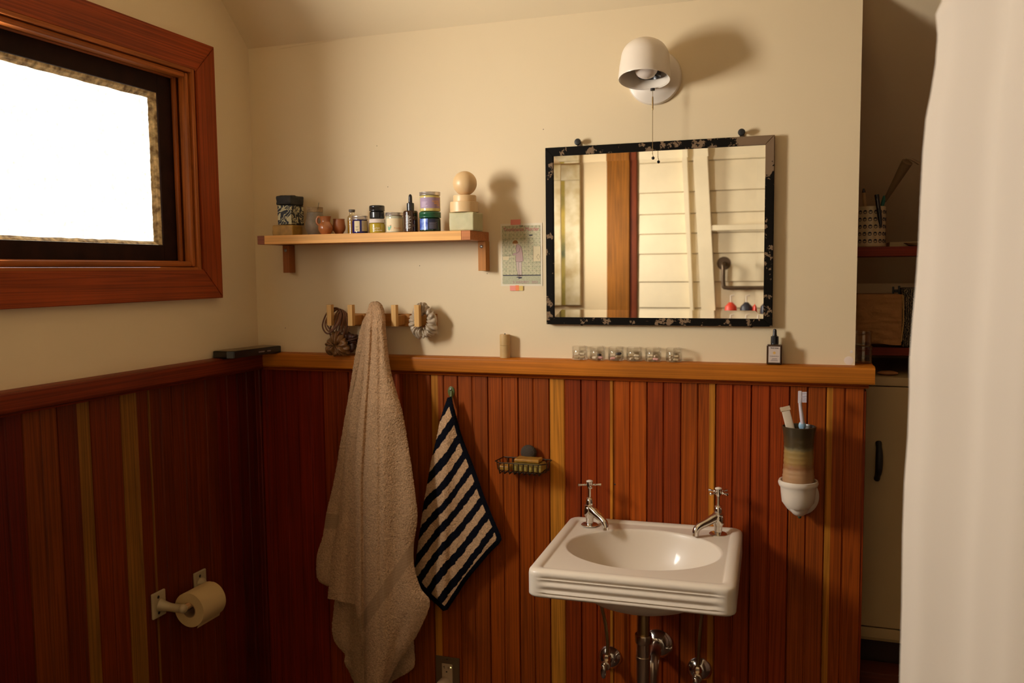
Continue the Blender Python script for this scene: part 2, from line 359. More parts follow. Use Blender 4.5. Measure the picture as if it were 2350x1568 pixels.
# ------------------------------------------------------------------ windows
def window(name, op, cw, pane_m, detail=True):
    y0, y1, z0, z1 = op; oy1 = y1+.092; oy0 = y0-.092; oz0 = z0-.08; oz1 = z1+.083     # outer edges of the casing
    fy1, fy0, fz1, fz0 = oy1-cw, oy0+cw, oz1-cw, oz0+cw
    g = thing(name, '', '', (0, (y0+y1)/2, z0)); del g['label']; del g['category']; g['kind'] = 'structure'
    CC = (.33, .052, .006)
    def mit(pts, axis_m, nm='casing'):
        b = bmesh.new(); A = [b.verts.new((.022, y, z)) for y, z in pts]; B = [b.verts.new((-.0002, y, z)) for y, z in pts]; n = len(pts)
        b.faces.new(A); b.faces.new(B[::-1])
        for k in range(n): b.faces.new((A[k], B[k], B[(k+1) % n], A[(k+1) % n]))
        bmesh.ops.recalc_face_normals(b, faces=b.faces)
        bmesh.ops.bevel(b, geom=[e for e in b.edges if all(abs(v.co.x-.022) < 1e-5 for v in e.verts)], offset=.0022, segments=2, affect='EDGES')
        obj(nm, b, axis_m, g, color=CC)
    mit([(oy1, oz1), (oy0, oz1), (fy0, fz1), (fy1, fz1)], WY)
    mit([(oy1, oz0), (oy0, oz0), (fy0, fz0), (fy1, fz0)][::-1], WY)
    mit([(oy1, oz0), (oy1, oz1), (fy1, fz1), (fy1, fz0)], WZ)
    mit([(oy0, oz1), (oy0, oz0), (fy0, fz0), (fy0, fz1)], WZ)
    def ring(nm, ya, yb, za, zb, x0, x1, t, m, color=None, bev=.003):   # four sticks round the opening
        for (a, b_, c, d, mm) in ((ya-t, ya, za, zb, 'z'), (yb, yb+t, za, zb, 'z'), (yb+t+.0003, ya-t-.0003, zb-t, zb, 'y'), (yb+t+.0003, ya-t-.0003, za, za+t, 'y')):
            obj(nm, box(x0, x1, a, b_, c, d, bev), m if m else (WZ if mm == 'z' else WY), g, color=color)
    J = (.42, .11, .016)
    ring('jamb', y1+.0003, y0-.0003, z0-.0003, z1+.0003, -.118, .0205, .012, None, J, .002)
    ring('stop_bead', y1-.0125, y0+.0125, z0+.0125, z1-.0125, -.016, .012, .016, None, J, .006)
    ring('stop_bead', y1-.029, y0+.029, z0+.029-.011, z1-.029+.011, -.030, -.017, .013, None, (.36, .09, .014), .004)
    # sash (stiles and rails), putty line, pane
    sy1, sy0, sz1, sz0 = y1-.0128, y0+.0128, z1-.0128, z0+.0128
    for (a, b_, c, d, nm) in ((sy1-.080, sy1, sz0, sz1, 'sash_stile'), (sy0, sy0+.080, sz0, sz1, 'sash_stile'), (sy0+.0803, sy1-.0803, sz1-.066, sz1, 'sash_rail'), (sy0+.0803, sy1-.0803, sz0, sz0+.062, 'sash_rail')):
        obj(nm, box(-.060, -.031, a, b_, c, d, .0015), SASH, g)
    PUT = mat('backlit_grimy_putty', (.85, .62, .30), rough=.6, col2=(.22, .13, .05), mscale=55, bump=.8, bscale=120, bdist=.002)  # grime mottling over a base brightened to suggest daylight glowing through
    a1, a0, c1, c0 = sy1-.0803, sy0+.0803, sz1-.0663, sz0+.0623; t = .020
    for k, (p, q) in enumerate((((a1, c0), (a1, c1)), ((a1, c1), (a0, c1)), ((a0, c1), (a0, c0)), ((a0, c0), (a1, c0)))):
        inn = {(a1, c0): (a1-t, c0+t*.5), (a1, c1): (a1-t, c1-t*.8), (a0, c1): (a0+t, c1-t*.8), (a0, c0): (a0+t, c0+t*.5)}
        b = bmesh.new(); seg = 60
        for s in range(seg+1):
            f = s/seg; P = (p[0]*(1-f)+q[0]*f, p[1]*(1-f)+q[1]*f); I = (inn[p][0]*(1-f)+inn[q][0]*f, inn[p][1]*(1-f)+inn[q][1]*f)
            j = random.uniform(-.0012, .0012); j = j if 0 < s < seg else 0
            M1 = (P[0]*.55+I[0]*.45, P[1]*.55+I[1]*.45)
            vs = [b.verts.new((-.036, *P)), b.verts.new((-.040+j, *M1)), b.verts.new((-.041+j, M1[0], M1[1])), b.verts.new((-.0485, I[0]+j, I[1]+j))]
            if s: 
                for m in range(3): b.faces.new((prev[m], prev[m+1], vs[m+1], vs[m]))
            prev = vs
        bmesh.ops.remove_doubles(b, verts=b.verts, dist=1e-6); bmesh.ops.recalc_face_normals(b, faces=b.faces)
        obj('putty', b, PUT, g)
    b = bmesh.new(); b.faces.new([b.verts.new((-.0500, y, z)) for y, z in ((a0, c0), (a1, c0), (a1, c1), (a0, c1))])
    obj('pane', b, pane_m, g, color=(1, 1, 1))
    return g
window('window_1', O1, .086, pane_mat('daylit_patterned_glass', PANE))
window('rear_fill_window', O2, .086, pane_mat('rear_fill_pane', PANE))  # unseen window, added to brighten the rear boards

# ================================================================== REAR OF THE ROOM (seen in the mirror)
CRW = mat('cream_rear_paint', (.84, .66, .40), rough=.6, mottle=.05, mscale=2)
rear = struct('wall_rear', box(-.12, 2.75, -3.30, -3.20, 0, 2.95), WALL)
BRD = mat('white_shiplap_paint', (.88, .76, .54), rough=.5, mottle=.06)
zj = [.0, .25, .48, .68, .88, 1.06, 1.253, 1.417, 1.594, 1.72, 1.844, 1.979, 2.166, 2.36, 2.58, 2.88]
for i in range(len(zj)-1):
    b = prism([(-3.1995, zj[i]), (-3.176, zj[i]+.004), (-3.185, zj[i+1]-.002), (-3.1995, zj[i+1]-.002)], 'x', .66, 2.70)
    obj('plank', b, BRD, rear)
POST = (.30, .105, .008)
struct('door_1', box(.454, .600, -3.1995, -3.155, 0, 2.7, .003), WZ, color=POST)
struct('trim_6', box(.6005, .645, -3.1995, -3.17, 0, 2.7, .003), WZ, color=(.20, .035, .006))
def slanted(name, x0t, x1t, x0b, x1b, y0, y1):
    b = bmesh.new(); zt, zb = 2.55, .6
    def ex(a, c, z): return a+(c-a)*(2.23-z)/(2.23-1.237)
    q = [(ex(x0t, x0b, zt), zt), (ex(x1t, x1b, zt), zt), (ex(x1t, x1b, zb), zb), (ex(x0t, x0b, zb), zb)]
    return prism(q, 'y', y0, y1)
fr = thing('slanted_frame', 'white painted slanting wooden frame with a cross rail, seen in the mirror', 'frame', (1.05, -3.15, .6))
obj('post', slanted('a', .930, .962, .990, 1.008, -3.174, -3.13), BRD, fr)
obj('post', slanted('b', 1.000, 1.085, 1.059, 1.144, -3.174, -3.12), BRD, fr)
obj('rail', box(1.09, 1.75, -3.174, -3.125, 1.732, 1.766, .003), BRD, fr)
pp = thing('water_pipe', 'dark iron pipe with round flange turning along the white boards, seen in the mirror', 'pipe', (1.19, -3.17, 1.53))
obj('flange', lathe([(0, 0), (.040, 0), (.042, .006), (.030, .014), (.014, .02), (0, .02)], (1.188, -3.176, 1.531), axis='y'), mat('dark_pipe', (.12, .08, .05), rough=.4, metal=.7), pp)
obj('pipe', tube([(1.188, -3.18, 1.531), (1.188, -3.13, 1.525), (1.19, -3.12, 1.50), (1.192, -3.12, 1.40), (1.21, -3.12, 1.382), (1.30, -3.12, 1.380), (1.75, -3.12, 1.380)], .0125, smooth=5), MATS['dark_pipe'], pp)
led = single('ledge', box(1.10, 1.9, -3.119, -3.01, 1.20, 1.225, .003), BRD, 'white wooden ledge under the iron pipe, seen in the mirror corner', 'shelf', (1.4, -3.1, 1.2))
for k, (x, c, nm, lb) in enumerate(((1.242, (.75, .06, .03), 'red', 'red pump bottle on the rear ledge, left one of two red ones in the mirror'), (1.333, (.03, .03, .045), 'dark', 'dark pump bottle between two red ones, seen in the mirror corner'), (1.403, (.75, .06, .03), 'red', 'red pump bottle at the far right edge of the mirror, right of the dark bottle'))):
    t = thing('pump_bottle', lb, 'bottle', (x, -3.065, 1.225), 'pump bottles on the rear ledge')
    obj('body', lathe([(0, 0), (.036, 0), (.038, .01), (.034, .045), (.018, .062), (.010, .07), (0, .07)], (x, -3.065, 1.2252), 28), mat('plastic_%s' % nm, c, rough=.4), t)
    obj('pump', tube([(x, -3.065, 1.293), (x, -3.065, 1.335), (x+.02, -3.065, 1.338)], .005, 8), WHITEP, t)
fp = thing('picture_frame', 'distressed white frame leaning on the cream wall, seen at the left of the mirror', 'frame', (.2, -3.15, 1.27))
DST = mat('distressed_white', (.75, .66, .46), rough=.6, col2=(.42, .30, .12), mscale=7)
obj('stile', box(.175, .275, -3.199, -3.16, 1.27, 2.08, .003), DST, fp)
obj('stile', box(-.02+.04, .136, -3.199, -3.16, 1.27, 2.08, .003), DST, fp)
obj('rail', box(.02, .275, -3.199, -3.16, 2.081, 2.18, .003), DST, fp)
obj('canvas', box(.137, .174, -3.199, -3.178, 1.27, 2.08), mat('yellow_green_canvas', (.65, .45, .05), rough=.6, col2=(.08, .09, .02), mscale=4), fp)

# ================================================================== MIRROR
mx0, mx1, mz0, mz1 = .9835, 1.6013, 1.3491, 1.8453; fw = .0225
mr = thing('wall_mirror', 'rectangular mirror in a chipped black metal frame above the ledge', 'mirror', ((mx0+mx1)/2, -.001, mz0))
m, t, p = nt('chipped_black_paint'); L = t.links.new
tc = add(t, 'ShaderNodeTexCoord'); n1 = add(t, 'ShaderNodeTexNoise'); n1.inputs['Scale'].default_value = 34; n1.inputs['Detail'].default_value = 8; n1.inputs['Roughness'].default_value = .65; L(tc.outputs['Object'], n1.inputs['Vector'])
n2 = add(t, 'ShaderNodeTexNoise'); n2.inputs['Scale'].default_value = 5; L(tc.outputs['Object'], n2.inputs['Vector'])
# bare corner at the top right: distance to it in object space
vd = add(t, 'ShaderNodeVectorMath', operation='DISTANCE'); vd.inputs[1].default_value = (.315, -.02, .475); L(tc.outputs['Object'], vd.inputs[0])
mr1 = add(t, 'ShaderNodeMapRange'); mr1.inputs['From Min'].default_value = .06; mr1.inputs['From Max'].default_value = .12; mr1.inputs['To Min'].default_value = .22; mr1.inputs['To Max'].default_value = 0; L(vd.outputs['Value'], mr1.inputs['Value'])
a1 = add(t, 'ShaderNodeMath', operation='ADD'); L(n1.outputs['Fac'], a1.inputs[0]); L(mr1.outputs[0], a1.inputs[1])
a2 = add(t, 'ShaderNodeMath', operation='MULTIPLY_ADD'); a2.inputs[1].default_value = .18; L(n2.outputs['Fac'], a2.inputs[0]); L(a1.outputs[0], a2.inputs[2])
cr = add(t, 'ShaderNodeValToRGB'); cr.color_ramp.elements[0].position = .665; cr.color_ramp.elements[0].color = (.007, .0055, .004, 1); cr.color_ramp.elements[1].position = .68; cr.color_ramp.elements[1].color = (.22, .14, .08, 1)
L(a2.outputs[0], cr.inputs['Fac']); L(cr.outputs['Color'], p.inputs['Base Color']); p.inputs['Roughness'].default_value = .5; p.inputs['Specular IOR Level'].default_value = .06
bb = add(t, 'ShaderNodeBump'); bb.inputs['Strength'].default_value = .5; bb.inputs['Distance'].default_value = .0006; bb.invert = True; L(cr.outputs['Color'], bb.inputs['Height']); L(bb.outputs['Normal'], p.inputs['Normal'])
CHIP = m
def mitre(pts, y0, y1, bev=.0012):
    b = prism(pts, 'y', y0, y1)
    bmesh.ops.bevel(b, geom=[e for e in b.edges if all(abs(v.co.y-y0) < 1e-6 for v in e.verts)], offset=bev, segments=2, affect='EDGES'); return b
ix0, ix1, iz0, iz1 = mx0+fw, mx1-fw, mz0+fw*.9, mz1-fw*1.05
for pts in ([(mx0, mz0), (mx1, mz0), (ix1, iz0), (ix0, iz0)], [(mx1, mz0), (mx1, mz1), (ix1, iz1), (ix1, iz0)], [(mx1, mz1), (mx0, mz1), (ix0, iz1), (ix1, iz1)], [(mx0, mz1), (mx0, mz0), (ix0, iz0), (ix0, iz1)]):
    obj('frame_bar', mitre(pts, -.022, -.001), CHIP, mr)
MIR = mat('mirror_silver', (.93, .90, .82), rough=.004, metal=1)
bv = .0215; jx0, jx1, jz0, jz1 = ix0+bv, ix1-bv, iz0+bv, iz1-bv
b = bmesh.new(); o4 = [b.verts.new((x, -.01645, z)) for x, z in ((ix0-.002, iz0-.002), (ix1+.002, iz0-.002), (ix1+.002, iz1+.002), (ix0-.002, iz1+.002))]; i4 = [b.verts.new((x, -.0160, z)) for x, z in ((jx0, jz0), (jx1, jz0), (jx1, jz1), (jx0, jz1))]
b.faces.new(i4)
for k in range(4): b.faces.new((o4[k], o4[(k+1) % 4], i4[(k+1) % 4], i4[k]))
bmesh.ops.recalc_face_normals(b, faces=b.faces)
obj('mirror_glass', b, MIR, mr, ang=1)
for x in (1.077, 1.518):
    obj('hanging_knob', lathe([(0, .0), (.004, 0), (.004, .012), (.008, .014), (.0095, .019), (.008, .024), (0, .026)], (x, -.001, 1.857), 20, 'y'), IRON, mr)
    obj('hanging_tab', box(x-.006, x+.006, -.004, -.0015, 1.838, 1.860, .001), mat('rusty_tab', (.10, .06, .03), rough=.5, metal=.5), mr)
for x, z in ((1.085, mz0-.003), (1.548, mz0-.003)):
    obj('frame_screw', sphere((x, -.012, z+.004), .0045, (1, .6, 1)), IRON, mr)

# ================================================================== SCONCE
sc = thing('wall_sconce', 'white dome wall lamp with a beaded pull chain above the mirror', 'lamp', (1.287, 0, 2.015))
obj('wall_plate', lathe([(0, 0), (.0725, 0), (.073, .006), (.070, .012), (.057, .018), (.052, .024), (.030, .030), (0, .032)], (1.287, -.0005, 2.018), 56, 'y'), WHITEP, sc)
SX, SY, SZT = 1.279, -.100, 2.098
tilt = Matrix.Translation((SX, SY, 2.05)) @ Matrix.Rotation(math.radians(-12), 4, 'X') @ Matrix.Translation((-SX, -SY, -2.05))
R0 = .067; prof = [(0, SZT)]
for k in range(1, 15):
    a = k/14*PI/2; prof.append((R0*.93*math.sin(a)**.85, SZT-.052*(1-math.cos(a))))
prof += [(R0*.975, SZT-.075), (R0, SZT-.105), (R0-.0015, SZT-.108), (R0-.005, SZT-.105), (R0*.975-.006, SZT-.075)]
for k in range(14, 0, -1):
    a = k/14*PI/2; prof.append(((R0*.93-.006)*math.sin(a)**.85, SZT-.006-.048*(1-math.cos(a))))
prof.append((0, SZT-.006))
obj('lamp_shade', lathe(prof, (SX, SY, 0), 64, M=tilt), WHITEP, sc)
obj('arm', tube([(1.287, -.028, 2.03), (1.285, -.045, 2.04), (1.283, -.062, 2.05)], .020, 20), WHITEP, sc)
obj('lamp_holder', lathe([(0, .050), (.026, .050), (.0295, .036), (.0300, .020), (.0275, .017), (.026, .022), (.025, .034), (0, .038)], (SX+.009, SY+.012, 1.984), 36), mat('black_socket', (.02, .014, .010), rough=.3), sc)
obj('bulb', sphere((SX+.005, SY-.010, 2.017), .0290, (1, 1, .8)), mat('frosted_bulb', (.74, .62, .52), rough=.3), sc)
cb = new(); xch, ych = 1.292, -.060
for k in range(58):
    z = 1.975-k*.0029
    if 1.925 < z < 1.957: continue
    sphere((xch, ych, z), .00125, bm=cb, u=6, v=4)
for k in range(3): sphere((xch+.001*k, ych, 1.808-k*.0029), .00125, bm=cb, u=6, v=4)
obj('pull_chain', cb, BRASS, sc, kind='stuff')
obj('chain_connector', lathe([(0, 1.922), (.0018, 1.923), (.0022, 1.93), (.0022, 1.95), (.0018, 1.957), (0, 1.958)], (xch, ych, 0), 12), BRASS, sc)
obj('chain_guide', lathe([(0, 1.972), (.006, 1.973), (.006, 1.979), (0, 1.980)], (xch, ych, 0), 14), IRON, sc)
obj('chain_ball', sphere((1.2935, ych, 1.797), .0042), IRON, sc)

# ================================================================== OAK SHELF
LO, MO, DO = (.80, .40, .12), (.52, .21, .05), (.34, .11, .026)
sh = thing('wall_shelf', 'pale oak wall shelf on two square brackets, crowded with jars and soaps', 'shelf', (.46, 0, 1.503))
obj('front_board', box(.1385, .7765, -.149, -.120, 1.589, 1.615, .0008), OAK, sh, color=LO)
obj('side_board', box(.114, .1380, -.149, -.001, 1.589, 1.615, .001), OAK, sh, color=(.30, .10, .05))
obj('side_board', box(.777, .804, -.149, -.001, 1.589, 1.615, .001), OAK, sh, color=(.46, .16, .05))
obj('top_board', box(.1385, .7765, -.1195, -.001, 1.590, 1.615, .0005), OAK, sh, color=MO)
for x0 in (.125, .782):
    br = obj('bracket', box(x0, x0+.0235, -.034, -.001, 1.503, 1.5888, .001), OAKZ, sh, color=MO if x0 > .5 else DO)
    sb = lathe([(0, 0), (.0048, 0), (.0048, .0012), (.003, .002), (.0022, .0008), (0, .0008)], (x0+.0105, -.0338, 1.573), 18, 'y'); obj('screw', sb, GREY_M, br)

def ext(l, r, tp, y):     # centre x, radius and top z of something standing at depth y between two pixel columns
    A = at(l, tp, y); B = at(r, tp, y); f = abs(math.sin(front((A.x+B.x)/2, y)))
    return (A.x+B.x)/2, (B.x-A.x)/2*f, (A.z+B.z)/2
ST = 1.6152
SY_ = -.085
def rough_box(x0, x1, y0, y1, z0, z1, bev, amp, seed, cuts=7):
    b = box(x0, x1, y0, y1, z0, z1, bev, 3); bmesh.ops.subdivide_edges(b, edges=[e for e in b.edges if e.calc_length() > .012], cuts=cuts, use_grid_fill=True)
    rnd = random.Random(seed)
    from mathutils import noise
    for v in b.verts:
        n = noise.noise_vector(v.co*90+Vector((seed, 0, 0)))*amp + noise.noise_vector(v.co*260)*amp*.4
        if v.co.z < z0+.001: n.z = 0
        v.co += n
    return b
SOAP1 = mat('tan_soap', (.48, .27, .05), rough=.5, mottle=.3, mscale=60, sss=.05)
single('soap_bar', rough_box(.134, .206, -.100, -.045, ST, ST+.033, .003, .0010, 3), SOAP1, 'tan olive soap bar at the left end of the oak shelf, under the patterned block', 'soap', (.17, -.07, ST))
# black and white marbled block
m, t, p = nt('marbled_paper'); L = t.links.new; tc = add(t, 'ShaderNodeTexCoord')
nz = add(t, 'ShaderNodeTexNoise'); nz.inputs['Scale'].default_value = 34; nz.inputs['Detail'].default_value = 1.2; nz.inputs['Distortion'].default_value = 1.6; L(tc.outputs['Object'], nz.inputs['Vector'])
mm = add(t, 'ShaderNodeMath', operation='MULTIPLY'); mm.inputs[1].default_value = 9; L(nz.outputs['Fac'], mm.inputs[0]); pg = add(t, 'ShaderNodeMath', operation='PINGPONG'); pg.inputs[1].default_value = 1; L(mm.outputs[0], pg.inputs[0])
r = add(t, 'ShaderNodeValToRGB'); r.color_ramp.elements[0].position = .56; r.color_ramp.elements[0].color = (.010, .011, .022, 1); r.color_ramp.elements[1].position = .62; r.color_ramp.elements[1].color = (.62, .58, .36, 1)
L(pg.outputs[0], r.inputs['Fac']); L(r.outputs[0], p.inputs['Base Color']); p.inputs['Roughness'].default_value = .5; MARB = m
z1 = ST+.0345; zt2 = z1+.058
single('soap_box', box(.155, .203, -.100, -.030, z1, zt2, .0015), MARB, 'cream soap box with black swirling marbled print, in the left stack on the shelf', 'box', (.18, -.065, z1))
single('soap_bar', rough_box(.153, .2045, -.104, -.030, zt2+.001, zt2+.030, .004, .0022, 11), mat('charcoal_soap', (.028, .026, .024), rough=.6, mottle=.5, mscale=50, bump=.6, bscale=150), 'rough charcoal black soap bar on top of the marbled box', 'soap', (.18, -.065, zt2))
# stoneware jar
x, r_, zt = .262, .0295, at(720, 474, -.07).z
t = thing('stoneware_jar', 'grey ribbed stoneware jar with a tan collar, behind the small brown jug', 'jar', (x, -.062, ST))
H = zt-ST-.002
STN = mat('grey_stoneware', (.28, .22, .15), rough=.55, mottle=.35, mscale=40, bump=.4, bscale=200)
obj('body', lathe([(0, .0005), (.019, .0005), (.022, .003), (.0285, .018), (.0305, .030), (.0300, .038), (.0262, .048), (.0240, H-.016), (0, H-.016)], (x, -.062, ST), 48), STN, t)
obj('collar', lathe([(.0, H-.0155), (.0235, H-.0155), (.0245, H-.012), (.0240, H-.004), (.0250, H-.001), (.0235, H), (.020, H-.002), (.019, H-.010), (0, H-.010)], (x, -.062, ST), 40), mat('tan_hessian', (.45, .30, .15), rough=.9, mottle=.4, mscale=90, bump=.8, bscale=300), t)
obj('wire_tie', tube([(x+.018, -.075, ST+H-.010), (x+.024, -.080, ST+H+.004), (x+.027, -.082, ST+H+.012)], .0006, 6), IRON, t)
# terracotta jug and cup
TERR = mat('glazed_terracotta', (.46, .15, .045), rough=.22, coat=.5, mottle=.3, mscale=30)
TER2 = mat('matt_terracotta', (.40, .13, .04), rough=.5, mottle=.2, mscale=30)
x = at(747, 520, -.112).x; H = at(745, 497, -.112).z-ST
t = thing('clay_jug', 'small glazed orange clay jug with a loop handle on the left', 'jug', (x, -.112, ST))
obj('body', lathe([(0, .0005), (.012, .0005), (.016, .004), (.0208, .012), (.0222, .020), (.0200, .028), (.0150, .035), (.0140, .039), (.0165, H-.002), (.0175, H), (.0160, H), (.0125, .039), (.013, .034), (.018, .026), (.019, .018), (.012, .005), (0, .004)], (x, -.112, ST), 40), TERR, t)
hp = [(-.0150, H-.003), (-.022, H-.001), (-.0275, H-.009), (-.0268, H-.019), (-.0195, H-.027)]
obj('handle', tube([(x+a*math.cos(.5), -.112+a*math.sin(.5)*.6, ST+z) for a, z in hp], .0034, 12, smooth=6), TERR, t)
x = at(778, 518, -.075).x; H = at(778, 503, -.075).z-ST
single('clay_cup', lathe([(0, .0005), (.010, .0005), (.0125, .005), (.0185, .014), (.0198, .023), (.0180, .032), (.0165, H-.003), (.0178, H), (.0160, H), (.0150, .032), (.0175, .023), (.016, .012), (0, .006)], (x, -.075, ST), 36), TER2, 'small matt terracotta cup right of the glazed jug', 'cup', (x, -.075, ST))
# tiny oil bottle
x, r_, zt = ext(794, 821, 481, -.065); H = zt-ST
t = thing('oil_vial', 'tiny clear glass bottle of amber oil with a grey stopper', 'bottle', (x, -.065, ST))
obj('glass', lathe([(0, .0005), (.0135, .0005), (.0145, .003), (.0145, H-.026), (.0120, H-.020), (.0082, H-.017), (.0078, H-.009), (0, H-.009)], (x, -.065, ST), 32), thin_clear('bottle_glass', (.90, .85, .70)), t)
obj('oil', lathe([(0, .002), (.0132, .002), (.0135, .006), (.0135, H*.56), (0, H*.56)], (x, -.065, ST), 32), mat('amber_oil', (.42, .22, .015), rough=.15, spec=.6), t)
obj('stopper', lathe([(0, H-.0085), (.0076, H-.0085), (.0095, H-.006), (.0095, H-.001), (.0080, H), (0, H)], (x, -.065, ST), 28), mat('grey_rubber', (.12, .10, .08), rough=.5), t)
# generic screw jar -----------------------------------------------------------
def jar(l, r, top, y, base, lidh, body_m, lid_m, label, name='cosmetic_jar', lidw=1.0, taper=.0, group=None, shoulder=.003, glass_h=None):
    x, rr, zt = ext(l, r, top, y); H = zt-base
    t = thing(name, label, 'jar', (x, y, base), group); hb = H-lidh
    rb = rr*.97
    obj('body', lathe([(0, .0005), (rb-.003, .0005), (rb-.0008, .0015), (rb, .004), (rb, hb-shoulder*1.6), (rb-.001, hb-shoulder), (rb-.003, hb-.0006), (0, hb-.0006)], (x, y, base), 56), body_m, t)
    pr = [(0, hb), (rr*lidw-.0006, hb), (rr*lidw, hb+.0008)]
    k = max(2, int(lidh/.0022))
    for i in range(k): pr += [(rr*lidw, hb+lidh*(.15+.6*i/k)), (rr*lidw-.00035, hb+lidh*(.15+.6*(i+.5)/k))]
    pr += [(rr*lidw, hb+lidh*.82), (rr*lidw-.0015, hb+lidh-.0004), (rr*lidw-.004, hb+lidh), (0, hb+lidh)]
    lo = obj('lid', lathe(pr, (x, y, base), 56), lid_m, t)
    return t, x, y, rb, base, H, hb
COB = mat('cobalt_glass', (.012, .010, .10), rough=.1, coat=.4)
t, x, y, rb, z0, H, hb = jar(807, 845, 495, -.105, ST, .0125, COB, SILVER, 'cobalt blue jar with a ridged silver lid and two cream labels')
PAPER = mat('cream_paper', (.72, .60, .36), rough=.7); PAPER2 = mat('grey_paper', (.45, .36, .22), rough=.7); INK = mat('dark_ink', (.04, .035, .05), rough=.6)
a = front(x, y)
l1 = obj('label', patch(x, y, rb+.0003, a-.42, .36, z0+.006, z0+hb-.004), PAPER, t, label='cream paper label')
obj('print', text_bm('Wild\nBalm', .006, cyl_map(x, y, rb+.0006, a-.42, z0+.017)), INK, l1) if False else obj('print', lines_on_cyl(x, y, rb+.0006, a-.42, [z0+.020, z0+.0175, z0+.012, z0+.0095], [(-.2, .2), (-.12, .12), (-.22, .2), (-.15, .18)], .0008), INK, l1)
l2 = obj('label', patch(x, y, rb+.0003, a+.62, .42, z0+.007, z0+hb-.003), PAPER2, t, label='grey paper label with lines of print')
obj('print', lines_on_cyl(x, y, rb+.0006, a+.62, [z0+.0095+.0024*k for k in range(6)], [(-.34, .32), (-.34, .2), (-.34, .3), (-.34, .28), (-.34, .33), (-.3, .1)], .0007), mat('pale_ink', (.62, .50, .34), rough=.7), l2)
# white-lidded yellow jar and black jar on it
YEL = mat('yellow_balm', (.45, .32, .02), rough=.25, coat=.3)
t, x, y, rb, z0, H, hb = jar(847, 884, 503, -.105, ST, .0115, YEL, mat('white_plastic_lid', (.78, .66, .58), rough=.35), 'yellow balm jar with a smooth white lid under the black jar')
b = text_bm('Pine Dark', .0060, cyl_map(x, y, rb+.0005, front(x, y)-.15, z0+.0125), .0001, spacing=.9); merge(b, text_bm('& Bug Eye Balm', .0052, cyl_map(x, y, rb+.0005, front(x, y)+.05, z0+.0062), .0001, spacing=.85))
obj('lettering', b, mat('cream_print', (.85, .72, .50), rough=.5), t)
ytop = z0+H
t, x, y, rb, z0, H, hb = jar(847, 883, 472, -.105, ytop+.0004, .0165, BLACKP, BLACKP, 'glossy black jar with a black lid stacked on the white lid', shoulder=.002)
# clear jar, silver lid, cactus label
t, x, y, rb, z0, H, hb = jar(884, 926, 488, -.100, ST, .0100, mat('pale_green_cream', (.52, .50, .36), rough=.25, coat=.3), SILVER, 'jar with a silver lid and a cream label showing a green cactus')
a = front(x, y); lb = obj('label', patch(x, y, rb+.0003, a, 1.05, z0+.004, z0+hb-.008), mat('peach_paper', (.80, .66, .42), rough=.6), t, label='cream label with a green cactus')
b = bmesh.new(); cm = cyl_map(x, y, rb+.0007, a-.62, z0+.013)
for (u, v, ru, rv) in ((-.0010, -.0020, .0040, .0048), (-.0042, .0030, .0019, .0030), (.0042, .0040, .0026, .0040), (.0015, -.0005, .0030, .0035)):
    c = b.verts.new(cm(u, v)); ring = [b.verts.new(cm(u+ru*math.cos(k/12*2*PI), v+rv*math.sin(k/12*2*PI))) for k in range(12)]
    for k in range(12): b.faces.new((c, ring[k], ring[(k+1) % 12]))
obj('cactus_print', b, mat('print_green', (.22, .45, .30), rough=.6), lb)
b = bmesh.new(); cm2 = cyl_map(x, y, rb+.0009, a-.62, z0+.013)
for (u, v) in ((-.0042, .0066), (.0050, .0086), (.0022, .0074)):
    b.faces.new([b.verts.new(cm2(u+.0012*math.cos(k/6*2*PI), v+.0012*math.sin(k/6*2*PI))) for k in range(6)])
obj('flower_print', b, mat('print_red', (.55, .08, .06), rough=.6), lb)
obj('lettering', text_bm('Prickly', .0078, cyl_map(x, y, rb+.0007, a+.32, z0+.0105), .0001), mat('print_orange', (.68, .33, .14), rough=.6), lb)
# amber dropper bottle
x, r_, _ = ext(925, 960, 500, -.115); zt = at(940, 446, -.115).z; H = zt-ST
t = thing('dropper_bottle', 'dark amber dropper bottle with white print, standing on the oak shelf', 'bottle', (x, -.115, ST))
rb = r_*.98; AMB = mat('amber_glass', (.035, .010, .002), rough=.08, coat=.6)
obj('body', lathe([(0, .0005), (rb-.002, .0005), (rb, .003), (rb, H*.52), (rb-.002, H*.56), (.010, H*.575), (0, H*.575)], (x, -.115, ST), 48), AMB, t)
obj('collar', lathe([(0, H*.576), (.0105, H*.576), (.0108, H*.70), (.0104, H*.765), (.0068, H*.772), (0, H*.772)], (x, -.115, ST), 32), BLACKP, t)
obj('rubber_bulb', lathe([(0, H*.773), (.0066, H*.773), (.0055, H*.80), (.0052, H*.93), (.0042, H*.975), (.002, H*.997), (0, H)], (x, -.115, ST), 28), mat('black_rubber', (.012, .010, .011), rough=.3), t)
a = front(x, -.115); zz = [ST+.010+.0028*k for k in range(14)]
obj('print', lines_on_cyl(x, -.115, rb+.0004, a-.35, zz, [(-.40, .25+.15*math.sin(k*2.3)) for k in range(14)], .0008), mat('white_print', (.75, .68, .60), rough=.5), t)
b = bmesh.new()
for (du, zc, R) in ((.0095, ST+.018, .0036), (.013, ST+.040, .0055)):
    for q in range(3):
        pts = [cyl_map(x, -.115, rb+.0006, a, zc)(du+(R-q*.0015)*math.cos(k/16*2*PI), (R-q*.0015)*math.sin(k/16*2*PI)) for k in range(16)]
        tube(pts, .00022, 4, b, closed=True)
obj('round_emblem', b, mat('dim_print', (.25, .14, .08), rough=.5), t)
